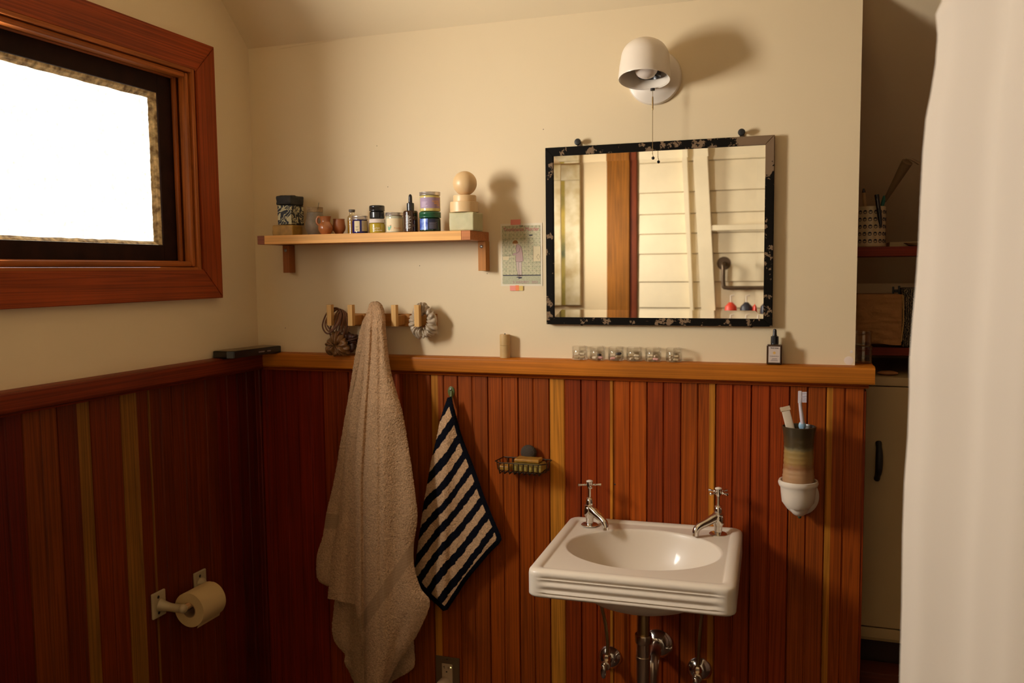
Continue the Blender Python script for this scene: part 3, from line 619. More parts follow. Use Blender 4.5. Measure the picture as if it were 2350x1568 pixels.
# green jar with blue label, lavender jar on top
GRN = mat('bottle_green', (.010, .085, .035), rough=.35, coat=.2)
t, x, y, rb, z0, H, hb = jar(962, 1012, 487, -.115, ST, .0165, mat('dark_green_glass', (.006, .028, .014), rough=.12, coat=.5), GRN, 'dark green jar with a matt green lid and a blue label', lidw=1.0)
a = front(x, y); lb = obj('label', patch(x, y, rb+.0003, a-.75, .52, z0+.005, z0+hb-.003), mat('blue_label', (.03, .07, .42), rough=.25, coat=.4, col2=(.25, .38, .75), mscale=70), t, label='blue picture label')
l2 = obj('label', patch(x, y, rb+.0003, a+.30, .50, z0+.006, z0+hb-.004), mat('dark_label', (.02, .025, .06), rough=.4), t, label='dark label with grey lines of print')
obj('print', lines_on_cyl(x, y, rb+.0006, a+.30, [z0+.009+.0030*k for k in range(6)], [(-.40, .30+.08*math.sin(k*3)) for k in range(6)], .0010), mat('grey_print', (.28, .28, .34), rough=.5), l2)
ytop = z0+H
t, x, y, rb, z0, H, hb = jar(962, 1011, 441, -.115, ytop+.0004, .0100, mat('pale_yellow_glass', (.62, .50, .16), rough=.2, coat=.4), SILVER, 'pale yellow salve jar with a silver lid and lavender label, stacked on the green jar')
a = front(x, y); lb = obj('label', patch(x, y, rb+.0003, a-.02, 1.2, z0+.009, z0+hb-.007), mat('lavender_label', (.36, .24, .34), rough=.6), t, label='lavender label')
obj('print', lines_on_cyl(x, y, rb+.0006, a-.55, [z0+.013+.0032*k for k in range(5)], [(-.38, .20+.10*math.sin(k*2)) for k in range(5)], .0009), mat('lilac_print', (.68, .55, .66), rough=.6), lb)
b = text_bm('DANDE', .0062, cyl_map(x, y, rb+.0007, a+.55, z0+.026), .00012); merge(b, text_bm('MEAD', .0062, cyl_map(x, y, rb+.0007, a+.68, z0+.0205), .00012)); merge(b, text_bm('OW', .0058, cyl_map(x, y, rb+.0007, a+.85, z0+.0155), .00012))
obj('lettering', b, mat('print_gold', (.80, .42, .12), rough=.5), lb)
# soap block, wooden discs, ball
Yf = -.135; A = at(1030, 500, Yf); B = at(1087, 500, Yf); zb = at(1060, 487, Yf).z
single('soap_block', rough_box(A.x, B.x, Yf, -.060, ST, zb, .004, .0009, 5), mat('pale_green_soap', (.52, .46, .24), rough=.5, sss=.05, mottle=.12, mscale=50), 'pale green square soap block at the right end of the oak shelf', 'soap', ((A.x+B.x)/2, -.1, ST))
BEE = mat('pale_beech', (.78, .52, .26), rough=.4, mottle=.06, mscale=20)
yc = -.098
x1, r1, z1 = ext(1031, 1099, 464, yc); x1 += .001; r1 *= .97; r1 = r1*1.0
single('wooden_disc', lathe([(0, zb+.0012), (r1-.001, zb+.0012), (r1, zb+.003), (r1, z1-.002), (r1-.0015, z1), (0, z1)], (x1, yc, 0), 56), BEE, 'wide pale beech disc lying on the soap block', 'wooden block', (x1, yc, zb))
x2, r2, z2 = ext(1040, 1093, 449, yc)
single('wooden_disc', lathe([(0, z1+.0003), (r2-.001, z1+.0003), (r2, z1+.002), (r2, z2-.002), (r2-.0015, z2), (0, z2)], (x2, yc, 0), 56), BEE, 'narrow pale beech disc between the wide disc and the ball', 'wooden block', (x2, yc, z1))
x3, r3, z3 = ext(1040, 1093, 401, yc); r3 *= 1.05
single('wooden_ball', sphere((x3, yc, z2+r3), r3, u=48, v=32), BEE, 'pale beech ball on top of the stacked discs', 'ball', (x3, yc, z2))

# ================================================================== POSTER
po = thing('art_print', 'small illustrated print of a person at a sink, taped beside the mirror', 'print', (.9025, -.0005, 1.548))
PX0, PX1, PZ0, PZ1 = .840, .9665, 1.458, 1.638
obj('paper', box(PX0, PX1, -.0014, -.0006, PZ0, PZ1), mat('print_paper', (.80, .70, .52), rough=.6), po)
m, t, p = nt('tile_print'); L = t.links.new; tc = add(t, 'ShaderNodeTexCoord'); sx = add(t, 'ShaderNodeSeparateXYZ'); L(tc.outputs['Object'], sx.inputs[0])
def lines_node(a, b_, period, width):   # thin lines where a*x + b*z is near a multiple of the period
    q = add(t, 'ShaderNodeMath', operation='MULTIPLY'); q.inputs[1].default_value = a/period; L(sx.outputs['X'], q.inputs[0])
    q2 = add(t, 'ShaderNodeMath', operation='MULTIPLY_ADD'); q2.inputs[1].default_value = b_/period; L(sx.outputs['Z'], q2.inputs[0]); L(q.outputs[0], q2.inputs[2])
    f = add(t, 'ShaderNodeMath', operation='PINGPONG'); f.inputs[1].default_value = .5; L(q2.outputs[0], f.inputs[0])
    g = add(t, 'ShaderNodeMath', operation='LESS_THAN'); g.inputs[1].default_value = width; L(f.outputs[0], g.inputs[0]); return g
prev = None
for a, b_ in ((1, 0), (0, 1), (1, 1), (1, -1)):
    g = lines_node(a, b_, .0115, .022)
    if prev is None: prev = g
    else:
        mx_ = add(t, 'ShaderNodeMath', operation='MAXIMUM'); L(prev.outputs[0], mx_.inputs[0]); L(g.outputs[0], mx_.inputs[1]); prev = mx_
nn = add(t, 'ShaderNodeTexNoise'); nn.inputs['Scale'].default_value = 160; L(tc.outputs['Object'], nn.inputs['Vector'])
r1 = add(t, 'ShaderNodeValToRGB'); r1.color_ramp.elements[0].position = .35; r1.color_ramp.elements[0].color = (.48, .46, .27, 1); r1.color_ramp.elements[1].position = .6; r1.color_ramp.elements[1].color = (.62, .55, .34, 1); L(nn.outputs['Fac'], r1.inputs['Fac'])
mc = add(t, 'ShaderNodeMix', data_type='RGBA'); L(prev.outputs[0], mc.inputs['Factor']); L(r1.outputs['Color'], mc.inputs['A']); mc.inputs['B'].default_value = (.20, .19, .12, 1)
L(mc.outputs['Result'], p.inputs['Base Color']); p.inputs['Roughness'].default_value = .6
obj('tiled_picture', box(PX0+.005, PX1-.005, -.0017, -.0015, PZ0+.006, PZ1-.006), m, po)
def flat(pts, y=-.0019): 
    b = bmesh.new(); b.faces.new([b.verts.new((PX0+u*(PX1-PX0), y, PZ1-v*(PZ1-PZ0))) for u, v in pts]); bmesh.ops.recalc_face_normals(b, faces=b.faces); return b
PINK = mat('print_dusty_pink', (.50, .33, .30), rough=.6); PNK2 = mat('print_pale_pink', (.58, .45, .38), rough=.6)
ptf = lambda x0, y0: ((x0-150)/785., (y0-200)/1170.)     # coordinates read on the print
obj('coat_print', flat([ptf(*q) for q in ((455, 590), (500, 590), (545, 640), (565, 730), (580, 905), (520, 920), (435, 910), (440, 790), (380, 790), (380, 765), (450, 740), (440, 660))]), PINK, po)
obj('trouser_print', flat([ptf(*q) for q in ((440, 915), (550, 915), (545, 1060), (555, 1190), (480, 1195), (455, 1050))], -.0018), PNK2, po)
obj('face_print', flat([ptf(*q) for q in ((390, 555), (480, 555), (480, 590), (450, 610), (405, 605))], -.0018), mat('print_skin', (.66, .50, .30), rough=.6), po)
obj('hair_print', flat([ptf(*q) for q in ((378, 575), (385, 535), (425, 508), (470, 520), (488, 570), (470, 575))], -.0020), mat('print_auburn', (.32, .13, .015), rough=.6), po)
obj('shoe_print', flat([ptf(*q) for q in ((435, 1205), (500, 1195), (560, 1205), (545, 1225), (470, 1240), (500, 1220))], -.0020), INK, po)
obj('basin_print', flat([ptf(*q) for q in ((192, 810), (310, 810), (300, 880), (192, 880))], -.0018), PAPER, po)
obj('cabinet_print', flat([ptf(*q) for q in ((765, 630), (905, 630), (905, 910), (765, 910))], -.0018), PAPER, po)
obj('shelf_print', flat([ptf(*q) for q in ((695, 412), (757, 412), (757, 436), (695, 436))], -.0018), INK, po)
obj('skirting_print', flat([ptf(*q) for q in ((192, 1160), (905, 1160), (905, 1178), (192, 1178))], -.0018), INK, po)
obj('floor_print', flat([ptf(*q) for q in ((192, 1179), (905, 1179), (905, 1335), (192, 1335))], -.00178), mat('print_floor', (.55, .52, .34), rough=.6, col2=(.36, .36, .22), mscale=600), po)
def outline(pts, closed=True):
    q_ = [ptf(*p_) for p_ in pts]; return tube([(PX0+u_*(PX1-PX0), -.0021, PZ1-v_*(PZ1-PZ0)) for u_, v_ in q_], .00028, 5, closed=closed)
b = outline(((455, 590), (500, 590), (545, 640), (565, 730), (580, 905), (520, 920), (435, 910), (440, 790), (380, 790), (380, 765), (450, 740), (440, 660)))
merge(b, outline(((440, 915), (455, 1050), (480, 1195), (555, 1190), (545, 1060), (550, 915)))); merge(b, outline(((485, 930), (490, 1060), (512, 1190)), False))
merge(b, outline(((520, 650), (505, 720), (440, 765)), False)); merge(b, outline(((360, 680), (375, 770)), False)); merge(b, outline(((192, 805), (330, 800), (375, 785)), False))
merge(b, outline(((765, 630), (905, 630), (905, 910), (765, 910)))); merge(b, outline(((830, 825), (860, 775), (890, 825), (860, 880)))); merge(b, outline(((690, 545), (725, 580), (775, 550), (755, 470), (700, 470))))
merge(b, outline(((205, 480), (250, 520), (300, 470), (270, 600), (235, 620), (215, 560))))
obj('line_drawing', b, mat('print_line', (.12, .08, .06), rough=.6), po)
TIT = mat('print_title', (.48, .10, .12), rough=.6)
pm = lambda xc, zc: (lambda u, v: (xc+u, -.0021, zc+v))
b = text_bm('Toothpaste Murder', .0148, pm(.9035, 1.6165), .0, spacing=.92)
obj('title_lettering', b, TIT, po)
obj('small_lettering', text_bm('THE', .0060, pm(.9035, 1.6285), .0001), INK, po)
obj('signature_lettering', text_bm('S. AWDREY · 2022', .0095, pm(.9150, 1.4660), .00012), mat('print_mauve', (.40, .20, .20), rough=.6), po)
TP1 = mat('pink_washi_tape', (.85, .28, .20), rough=.5); TP2 = mat('yellow_washi_tape', (.72, .50, .12), rough=.5); TP3 = mat('orange_washi_tape', (.90, .25, .07), rough=.5)
def tape(x0, x1, z0, z1, m): obj('tape', box(x0, x1, -.0030, -.0023, z0, z1), m, po)
tape(.872, .902, 1.6345, 1.6495, TP1)
tape(.868, .885, 1.4445, 1.4590, TP1); tape(.8853, .8955, 1.4445, 1.4600, TP3); tape(.8958, .908, 1.4450, 1.4585, TP2)

# ================================================================== PEG RAIL and what hangs on it
pr_ = thing('peg_rail', 'short wooden coat rail with five square pegs under the oak shelf', 'rack', (.46, 0, 1.337))
obj('back_rail', box(.290, .636, -.012, -.001, 1.337, 1.3755, .001), OAK, pr_, color=(.55, .24, .06))
PEGX = [.3100, .3825, .4550, .5280, .6030]
for x in PEGX:
    pg_ = obj('peg', box(x-.0078, x+.0078, -.078, -.0605, 1.341, 1.405, .001), OAKZ, pr_, color=(.66, .38, .13))
    obj('peg_stem', box(x-.0070, x+.0070, -.0603, -.0123, 1.343, 1.372, .001), OAKZ, pg_, color=(.50, .24, .07))
# hair elastics looped over the first peg
HB = mat('brown_elastic', (.17, .065, .024), rough=.7, bump=.3, bscale=500); HB2 = mat('dark_brown_elastic', (.12, .042, .016), rough=.7)
EL = [([(772, 707), (752, 716), (740, 748), (753, 766), (775, 745), (783, 720)], 'outermost hair elastic swinging left around the first peg'),
      ([(774, 709), (756, 720), (746, 745), (757, 761), (777, 738), (784, 722)], 'hair elastic just inside the outermost one at the first peg'),
      ([(776, 711), (760, 722), (750, 742), (762, 757), (781, 732)], 'small hair elastic close around the first peg'),
      ([(779, 710), (765, 735), (757, 762), (766, 779), (783, 752), (789, 725)], 'middle hair elastic hanging slightly left below the first peg'),
      ([(782, 711), (770, 740), (764, 765), (772, 783), (786, 755), (791, 730)], 'long hair elastic in the centre of the bundle at the first peg'),
      ([(785, 712), (776, 740), (771, 765), (779, 784), (790, 760), (795, 730)], 'long hair elastic right of centre in the bundle at the first peg'),
      ([(788, 714), (782, 738), (778, 762), (786, 778), (796, 752), (799, 730)], 'hair elastic second from the right in the bundle at the first peg'),
      ([(790, 717), (787, 740), (786, 758), (793, 770), (801, 750), (802, 730)], 'rightmost hair elastic in the bundle beside the second peg')]
for k, (pp_, lb) in enumerate(EL):
    pts = []
    for (px_, py_) in pp_:
        dn_ = min(1, max(0, (py_-712)/34)); lim = -.047+.0018*k; yy = lim*(1-dn_)+(-.088+.0052*k)*dn_; pts.append(at(px_, py_, yy))
    single('hair_elastic', tube(pts, .0023, 8, closed=True, smooth=8), HB if k % 2 else HB2, lb, 'hair tie', tuple(pts[0]), 'brown hair elastics on the first peg')
def scrunchie(c, R, rz, r0, amp, n, mtl, label, yoff=0, squash=1.0, seed=1):
    N, K = 220, 30; X = np.zeros((N+1, K+1)); Y = X.copy(); Z = X.copy(); rs = np.random.RandomState(seed)
    ph = rs.rand(n)*2*PI
    jit = [rs.uniform(-.22, .22) for _ in range(n)]
    for i in range(N+1):
        a = 2*PI*i/N
        for j in range(K+1):
            b_ = 2*PI*j/K
            tt_ = a*n/2+1.3*math.sin(b_+2*a+seed)+1.0*math.sin(3*a+seed)+.6*math.sin(2*b_-5*a)
            t2 = a*(n*.31)+2.0*math.sin(b_-a+seed)
            puff = abs(math.sin(tt_))**.7*.65+abs(math.sin(t2))**.8*.35
            big = 1+.20*math.sin(3*a+seed)+.12*math.sin(5*a+2*seed)
            rr = r0*big*(1-amp+amp*1.35*puff+.10*math.sin(3*b_+4*a+seed))
            cx, cz = math.cos(a)*(R+rr*math.cos(b_)), math.sin(a)*(rz+rr*math.cos(b_))
            X[i, j] = c[0]+cx; Y[i, j] = c[1]+rr*math.sin(b_)*squash; Z[i, j] = c[2]+cz
    me = grid_mesh('scrunchie', X, Y, Z); b = bmesh.new(); b.from_mesh(me); bmesh.ops.remove_doubles(b, verts=b.verts, dist=1e-5); bmesh.ops.recalc_face_normals(b, faces=b.faces); bpy.data.meshes.remove(me)
    return single('scrunchie', b, mtl, label, 'hair tie', c, ang=180)
BSC = mat('brown_satin', (.20, .09, .028), rough=.4)
scrunchie((.329, -.064, 1.281), .021, .017, .0185, .48, 11, BSC, 'brown fabric scrunchie hanging below the elastics on the left peg', seed=3, squash=.9)
scrunchie((.356, -.046, 1.290), .016, .016, .0165, .45, 9, mat('dark_brown_satin', (.06, .02, .009), rough=.5), 'darker brown scrunchie tucked behind the other brown one by the big towel', seed=6, squash=.8)
scrunchie((.6085, -.045, 1.3545), .0290, .0375, .0145, .50, 21, mat('champagne_satin', (.46, .36, .25), rough=.3, spec=.6, coat=.1), 'champagne satin scrunchie around the rightmost peg', seed=9)

# ---- towels: surfaces between a left and a right outline, with folds and terry pile
def resample(pts, n):
    P = [Vector((p[0], p[1], 0)) for p in pts]; Sx = spline(P, 12); d = [0]
    for a, b_ in zip(Sx[:-1], Sx[1:]): d.append(d[-1]+(b_-a).length)
    d = np.array(d); u = np.linspace(0, d[-1], n); return np.interp(u, d, [p.x for p in Sx]), np.interp(u, d, [p.y for p in Sx])
def unproject(px, py, Y):
    a = (px-1175)/FOC; b_ = (py-784)/FOC
    dx = CR.x*a+CD.x*b_+CF.x; dy = CR.y*a+CD.y*b_+CF.y; dz = CR.z*a+CD.z*b_+CF.z; k = (Y-CAM.y)/dy
    return CAM.x+dx*k, CAM.z+dz*k
def towel_sheet(Lp, Rp, nx, ny, yf, colf, pile=.0016, seed=0):
    lx, ly = resample(Lp, ny); rx, ry = resample(Rp, ny); u = np.linspace(0, 1, nx)[None, :]; v = np.linspace(0, 1, ny)[:, None]
    PX = lx[:, None]*(1-u)+rx[:, None]*u; PY = ly[:, None]*(1-u)+ry[:, None]*u
    Y = yf(u+0*v, v+0*u, PX, PY); X, Z = unproject(PX, PY, Y); col, pmul = colf(u+0*v, v+0*u, PX, PY)
    X0, Z0 = X, Z
    wx, wz = X0*560+2.2*vnoise(X0*260, Z0*260, seed+7), Z0*500+2.2*vnoise(X0*240, Z0*270, seed+8)
    n = .6*(1-np.abs(2*vnoise(wx, wz, seed+1)-1))+.4*vnoise(X0*300, Z0*300, seed+2)
    X = X0+(vnoise(X0*480, Z0*480, seed)-.5)*pile*1.3*pmul; Z = Z0+(vnoise(X0*480+9, Z0*460, seed+3)-.5)*pile*1.3*pmul
    Y = Y-(n-.45)*pile*1.7*pmul
    col = col*(1+(n-.5)*.75*pmul)[..., None]  # hollows of the pile painted darker, their shade put into the colour
    return X, Y, Z, col
TERRY = vcol_mat('terry_cloth', bump=.5, bscale=700)
TAN = np.array([.50, .31, .17])
def edge_curl(u, h, p=6): return h*(1-np.abs(2*u-1)**p)
def tan_col(band=None):
    def f(u, v, PX, PY):
        c = np.ones(u.shape+(3,))*TAN; pm = np.ones_like(u)
        if band is not None:
            bmask, ribs = band(PX, PY); pm = pm*(1-.85*bmask); c = c*(1-.14*bmask[..., None])*(1-.12*(bmask*ribs)[..., None])
        return c, pm
    return f
tw = thing('bath_towel', 'large beige terry bath towel hanging from the middle peg down the wainscot', 'towel', (.46, -.06, 1.40))
def folds(*terms):
    def f(PX, PY): 
        s = 0*PX
        for (pts, wdt, depth) in terms:
            ys_ = [q[1] for q in pts]; xs_ = [q[0] for q in pts]; cx = np.interp(PY, ys_, xs_); s = s+depth*np.exp(-((PX-cx)/wdt)**2)*np.clip((PY-ys_[0])/60, 0, 1)
        return s
    return f
fC = folds(([(857, 705), (852, 820), (842, 960), (834, 1100)], 5, .014), ([(868, 720), (872, 800)], 5, .004), ([(905, 960), (915, 1150), (905, 1300)], 20, .010), ([(870, 1000), (868, 1200), (872, 1330)], 26, -.008), ([(930, 1400), (905, 1500), (880, 1600)], 12, .010))
def yC(u, v, PX, PY):
    top = np.clip((PY-690)/60, 0, 1); y = -.088-.012*np.sqrt(top)-.036*np.clip((PY-730)/200, 0, 1)-edge_curl(u, .024, 3)*(.5+.5*top)
    y = y+.026*np.clip((760-PY)/70, 0, 1)**2
    return y+fC(PX, PY)
def bandC(PX, PY):
    # two straight lines across the hanging corner bound the flat woven band
    def sd(x0, y0, x1, y1): return ((PX-x0)*(y1-y0)-(PY-y0)*(x1-x0))/math.hypot(x1-x0, y1-y0)
    d = sd(829, 1455, 949, 1285); m = np.clip(d/2, 0, 1)*np.clip((26-d)/2, 0, 1); d2 = sd(950, 1472, 985, 1376)
    seam = np.clip((d2+12)/1.5, 0, 1)*np.clip((-8.5-d2)/1.5, 0, 1)
    rib = .5+.5*np.sin((PY*.8+PX*.35)*1.15)
    return np.clip(m+seam*.6, 0, 1), rib
LC = [(858, 692), (850, 695), (845, 706), (841, 725), (840, 765), (836, 850), (830, 920), (820, 1000), (816, 1076), (817, 1160), (817, 1246), (815, 1376), (828, 1452), (837, 1500), (836, 1560), (842, 1640)]
RC = [(862, 692), (871, 694), (879, 704), (884, 725), (887, 770), (897, 850), (912, 905), (925, 952), (941, 1048), (953, 1133), (958, 1190), (950, 1250), (951, 1300), (966, 1350), (986, 1378), (979, 1412), (949, 1472), (915, 1520), (880, 1590), (860, 1640)]
X, Y, Z, c = towel_sheet(LC, RC, 300, 980, yC, tan_col(bandC), seed=1); obj('front_fall', grid_mesh('t', X, Y, Z, c), TERRY, tw, ang=180)
fA = folds(([(846, 720), (836, 800), (815, 930), (790, 1100), (765, 1250)], 10, -.006), ([(838, 760), (822, 880), (806, 1000), (780, 1200)], 6, .008))
def yB(u, v, PX, PY): return -.074-.024*np.clip((PY-740)/250, 0, 1)-edge_curl(u, .014, 4)+.020*np.clip((740-PY)/50, 0, 1)**2+folds(([(812, 1000), (800, 1200), (790, 1380)], 9, .006))(PX, PY)
def hem(line_y, w):
    return lambda PX, PY: (np.clip((PY-line_y)/2, 0, 1)*np.clip((line_y+w-PY)/2, 0, 1), .5+.5*np.sin(PY*1.3))
LB = [(855, 698), (846, 708), (838, 760), (825, 830), (810, 905), (800, 960), (789, 1076), (777, 1190), (767, 1246), (756, 1330), (752, 1374)]
RB = [(862, 702), (858, 760), (850, 850), (842, 1000), (836, 1100), (834, 1200), (832, 1300), (830, 1350), (828, 1390)]
X, Y, Z, c = towel_sheet(LB, RB, 130, 720, yB, tan_col(hem(1362, 3)), seed=2); obj('middle_fall', grid_mesh('t', X, Y, Z, c), TERRY, tw, ang=180)
def yA(u, v, PX, PY): return -.058-.020*np.clip((PY-740)/250, 0, 1)-edge_curl(u, .012, 3)+.016*np.clip((740-PY)/50, 0, 1)**2+folds(([(832, 800), (812, 930), (797, 1100), (775, 1300)], 6, .007))(PX, PY)
LA = [(856, 697), (846, 706), (838, 726), (828, 750), (814, 820), (803, 890), (791, 960), (779, 1030), (765, 1110), (749, 1178), (741, 1230), (728, 1272), (726, 1310), (731, 1333), (751, 1346)]
RA = [(866, 698), (860, 724), (852, 770), (842, 830), (830, 900), (820, 980), (810, 1060), (800, 1140), (790, 1220), (782, 1290), (776, 1340)]
bA = lambda PX, PY: (np.clip((PY-(1178+(PX-750)*.1))/2, 0, 1)*np.clip((1215-PY)/2, 0, 1), .5+.5*np.sin(PY*1.3))
X, Y, Z, c = towel_sheet(LA, RA, 130, 700, yA, tan_col(bA), seed=3); obj('left_fall', grid_mesh('t', X, Y, Z, c), TERRY, tw, ang=180)
def yD(u, v, PX, PY): return -.046-edge_curl(u, .020, 4)+folds(([(806, 1380), (800, 1568)], 14, .018), ([(925, 1500), (930, 1640)], 10, -.01))(PX, PY)
LD = [(772, 1335), (766, 1400), (762, 1440), (766, 1468), (778, 1487), (791, 1502), (791, 1522), (805, 1550), (826, 1600), (835, 1640)]
RD = [(940, 1380), (946, 1440), (951, 1490), (951, 1528), (935, 1545), (915, 1556), (895, 1572), (890, 1600), (885, 1620), (880, 1640)]
X, Y, Z, c = towel_sheet(LD, RD, 230, 300, yD, tan_col(None), seed=4); obj('rear_fall', grid_mesh('t', X, Y, Z, c), TERRY, tw, ang=180)

# striped hand towel on a little green hook
hk = thing('coat_hook', 'small green painted metal hook screwed to the wainscot above the striped towel', 'hook', (.681, -.012, 1.11))
GP = mat('green_patina', (.07, .12, .03), rough=.5, col2=(.16, .14, .03), mscale=60)
obj('plate', lathe([(0, 0), (.010, 0), (.011, .002), (.008, .004), (0, .005)], (.682, -.0122, 1.143), 20, 'y', M=Matrix.Translation((0, 0, -1.143*.5)) @ Matrix.Diagonal((1, 1, 1.5, 1))), GP, hk)
obj('prong', tube([(.684, -.016, 1.145), (.686, -.024, 1.125), (.686, -.032, 1.108), (.685, -.040, 1.108), (.684, -.044, 1.118)], .0045, 10, smooth=5), GP, hk)
obj('screw', sphere((.682, -.0178, 1.150), .0034, (1, .5, 1)), GREY_M, hk)
LE = [(1027, 913), (1019, 935), (1010, 965), (1003, 1000), (996, 1030), (989, 1060), (983, 1095), (975, 1140), (968, 1185), (962, 1230), (955, 1280), (948, 1310), (949, 1328), (966, 1352), (985, 1373), (1005, 1391), (1017, 1403)]
RE = [(1036, 910), (1042, 935), (1050, 965), (1060, 1000), (1071, 1030), (1083, 1060), (1096, 1095), (1110, 1135), (1126, 1175), (1142, 1212), (1150, 1232), (1148, 1245), (1122, 1272), (1094, 1305), (1070, 1335), (1046, 1372), (1027, 1400)]
def poly_dist(PX, PY, pts):
    d = np.full(PX.shape, 1e9)
    for (x0, y0), (x1, y1) in zip(pts[:-1], pts[1:]):
        L2 = (x1-x0)**2+(y1-y0)**2; tt = np.clip(((PX-x0)*(x1-x0)+(PY-y0)*(y1-y0))/L2, 0, 1); d = np.minimum(d, np.hypot(PX-x0-tt*(x1-x0), PY-y0-tt*(y1-y0)))
    return d
def colE(u, v, PX, PY):
    wob = 9*np.sin((PY-900)/55.+1)*np.exp(-((PX-(1030-(PY-1000)*.08))/30)**2)
    k = 1.20+.18*np.clip((1030-PX)/60., -1, 1.2); q = (PY+wob)+1.30*PX-2293+5*(vnoise(PX/7, PY/7, 5)-.5)-6*np.sin((PX-960)/190.*PI)
    s = q/52.4; st = np.abs(s-np.round(s)) < .265
    st &= (np.round(s) >= 0) & (np.round(s) <= 8)
    er = poly_dist(PX, PY, RE) < 10.5; eb = poly_dist(PX, PY, LE[12:]) < 10.5
    er &= PY > 925; black = (~st) | er | eb
    c = np.where(black[..., None], np.array([.0045, .0050, .010]), np.array([.58, .36, .20])); return c, np.where(black, .7, 1.)
fE = folds(([(1026, 920), (1022, 1050), (1018, 1200), (1012, 1370)], 16, -.012), ([(1000, 1150), (985, 1330)], 14, .008), ([(1060, 1100), (1070, 1250)], 22, .008), ([(1030, 1200), (1035, 1340)], 9, .006))
def yE(u, v, PX, PY): return -.046-.012*np.clip((PY-910)/200, 0, 1)-edge_curl(u, .012, 4)*np.clip((PY-905)/60, .2, 1)+fE(PX, PY)
X, Y, Z, c = towel_sheet(LE, RE, 290, 640, yE, colE, pile=.0013, seed=8)
me = grid_mesh('hand_towel', X, Y, Z, c); so = obj('hand_towel', me, TERRY, None, (.68, -.05, 1.12), ang=180); so['label'] = 'black and beige striped hand towel hung by its corner from the green hook'; so['category'] = 'towel'

# ================================================================== LEDGE ITEMS
CT = 1.2502
dv = thing('media_box', 'flat black electronic box with a grey-brown top in the corner of the ledge', 'device', (.05, -.13, CT))
RM = Matrix.Translation((.052, -.128, CT)) @ Matrix.Rotation(math.radians(-7), 4, 'Z')
b = bmesh.new(); poly = [(-.033, -.113), (.020, -.113), (.038, -.100), (.038, .108), (-.033, .108)]
A = [b.verts.new((x, y, .0005)) for x, y in poly]; B = [b.verts.new((x, y, .0215)) for x, y in poly]
for k in range(5): b.faces.new((A[k], A[(k+1) % 5], B[(k+1) % 5], B[k]))
b.faces.new(A[::-1]); b.faces.new(B); bmesh.ops.bevel(b, geom=b.edges[:], offset=.0015, segments=2, affect='EDGES'); bmesh.ops.transform(b, matrix=RM, verts=b.verts)
obj('body', b, BLACKP, dv)
b = bmesh.new(); b.faces.new([b.verts.new(RM @ Vector((x*.97, y*.985, .0222))) for x, y in poly]); bmesh.ops.recalc_face_normals(b, faces=b.faces)
obj('top_plate', b, mat('satin_bronze_top', (.14, .09, .035), rough=.3, metal=.6), dv)
for y0, y1 in ((.004, .030), (.042, .058)): obj('port', box(.0385, .0390, y0, y1, .0085, .0125, M=RM), mat('pale_legend', (.20, .14, .13), rough=.5), dv)
x, y = .8575, -.022
bt = thing('bamboo_tube', 'small bamboo tube container standing on the ledge left of the pill jars', 'container', (x, y, CT)); BAM = mat('bamboo', (.60, .38, .15), rough=.45, mottle=.12, mscale=30)
obj('body', lathe([(0, 0), (.0148, 0), (.0152, .001), (.0152, .0355), (.0145, .0362), (0, .0362)], (x, y, CT), 32), BAM, bt)
obj('cap', lathe([(0, .0366), (.0148, .0366), (.0153, .0375), (.0153, .0665), (.0142, .068), (0, .0685)], (x, y, CT), 32), BAM, bt)
obj('finial', sphere((x, y, CT+.0695), .0018), IRON, bt)
# pill jars ------------------------------------------------------------------
JX = [(1.0812, -.0235), (1.1330, -.0240), (1.1855, -.0240), (1.2370, -.0240), (1.2895, -.0240), (1.3455, -.0240)]
def pill_jar_parts(root, x, y):
    obj('body', lathe([(0, .0004), (.0205, .0004), (.0222, .002), (.0225, .006), (.0225, .0225), (.0212, .0255), (.0205, .0262), (.0196, .0255), (.0210, .0222), (.0212, .006), (.0195, .0025), (0, .0020)], (x, y, CT), 40), CLEAR, root)
    obj('lid', lathe([(.0219, .0245), (.0228, .0262), (.0222, .0285), (.0228, .031), (.0222, .0335), (.0228, .036), (.0215, .0385), (0, .0390)], (x, y, CT), 40), CLEAR, root)
ordw = ['leftmost', 'second', 'third', 'fourth', 'fifth', 'rightmost']
proto = None
for k, (x, y) in enumerate(JX):
    t = thing('pill_jar', 'clear plastic pill jar on the ledge, %s of six%s' % (ordw[k], ' from the left' if 0 < k < 5 else ''), 'jar', (x, y, CT), 'clear pill jars on the ledge')
    if proto is None: pill_jar_parts(t, x, y); proto = t
    else:
        for ch in list(proto.children):
            c = ch.copy(); COL.objects.link(c); c.parent = t
def capsule(c, Lh, r, yaw, pitch, bm=None):
    M = Matrix.Translation(c) @ Matrix.Rotation(yaw, 4, 'Z') @ Matrix.Rotation(pitch, 4, 'Y')
    pr = [(0, -Lh-r)]+[(r*math.sin(a), -Lh-r*math.cos(a)) for a in (.4, .8, 1.2, PI/2)]+[(r*math.sin(a), Lh-r*math.cos(a)) for a in (PI/2, 1.9, 2.3, 2.7)]+[(0, Lh+r)]
    return lathe(pr, (0, 0, 0), 14, 'x', M=M)
CCR = mat('cream_capsule', (.78, .64, .44), rough=.35); CTA = mat('tan_capsule', (.55, .40, .22), rough=.4); CPK = mat('pink_capsule', (.80, .42, .36), rough=.4); CDK = mat('dark_capsule', (.03, .025, .03), rough=.3)
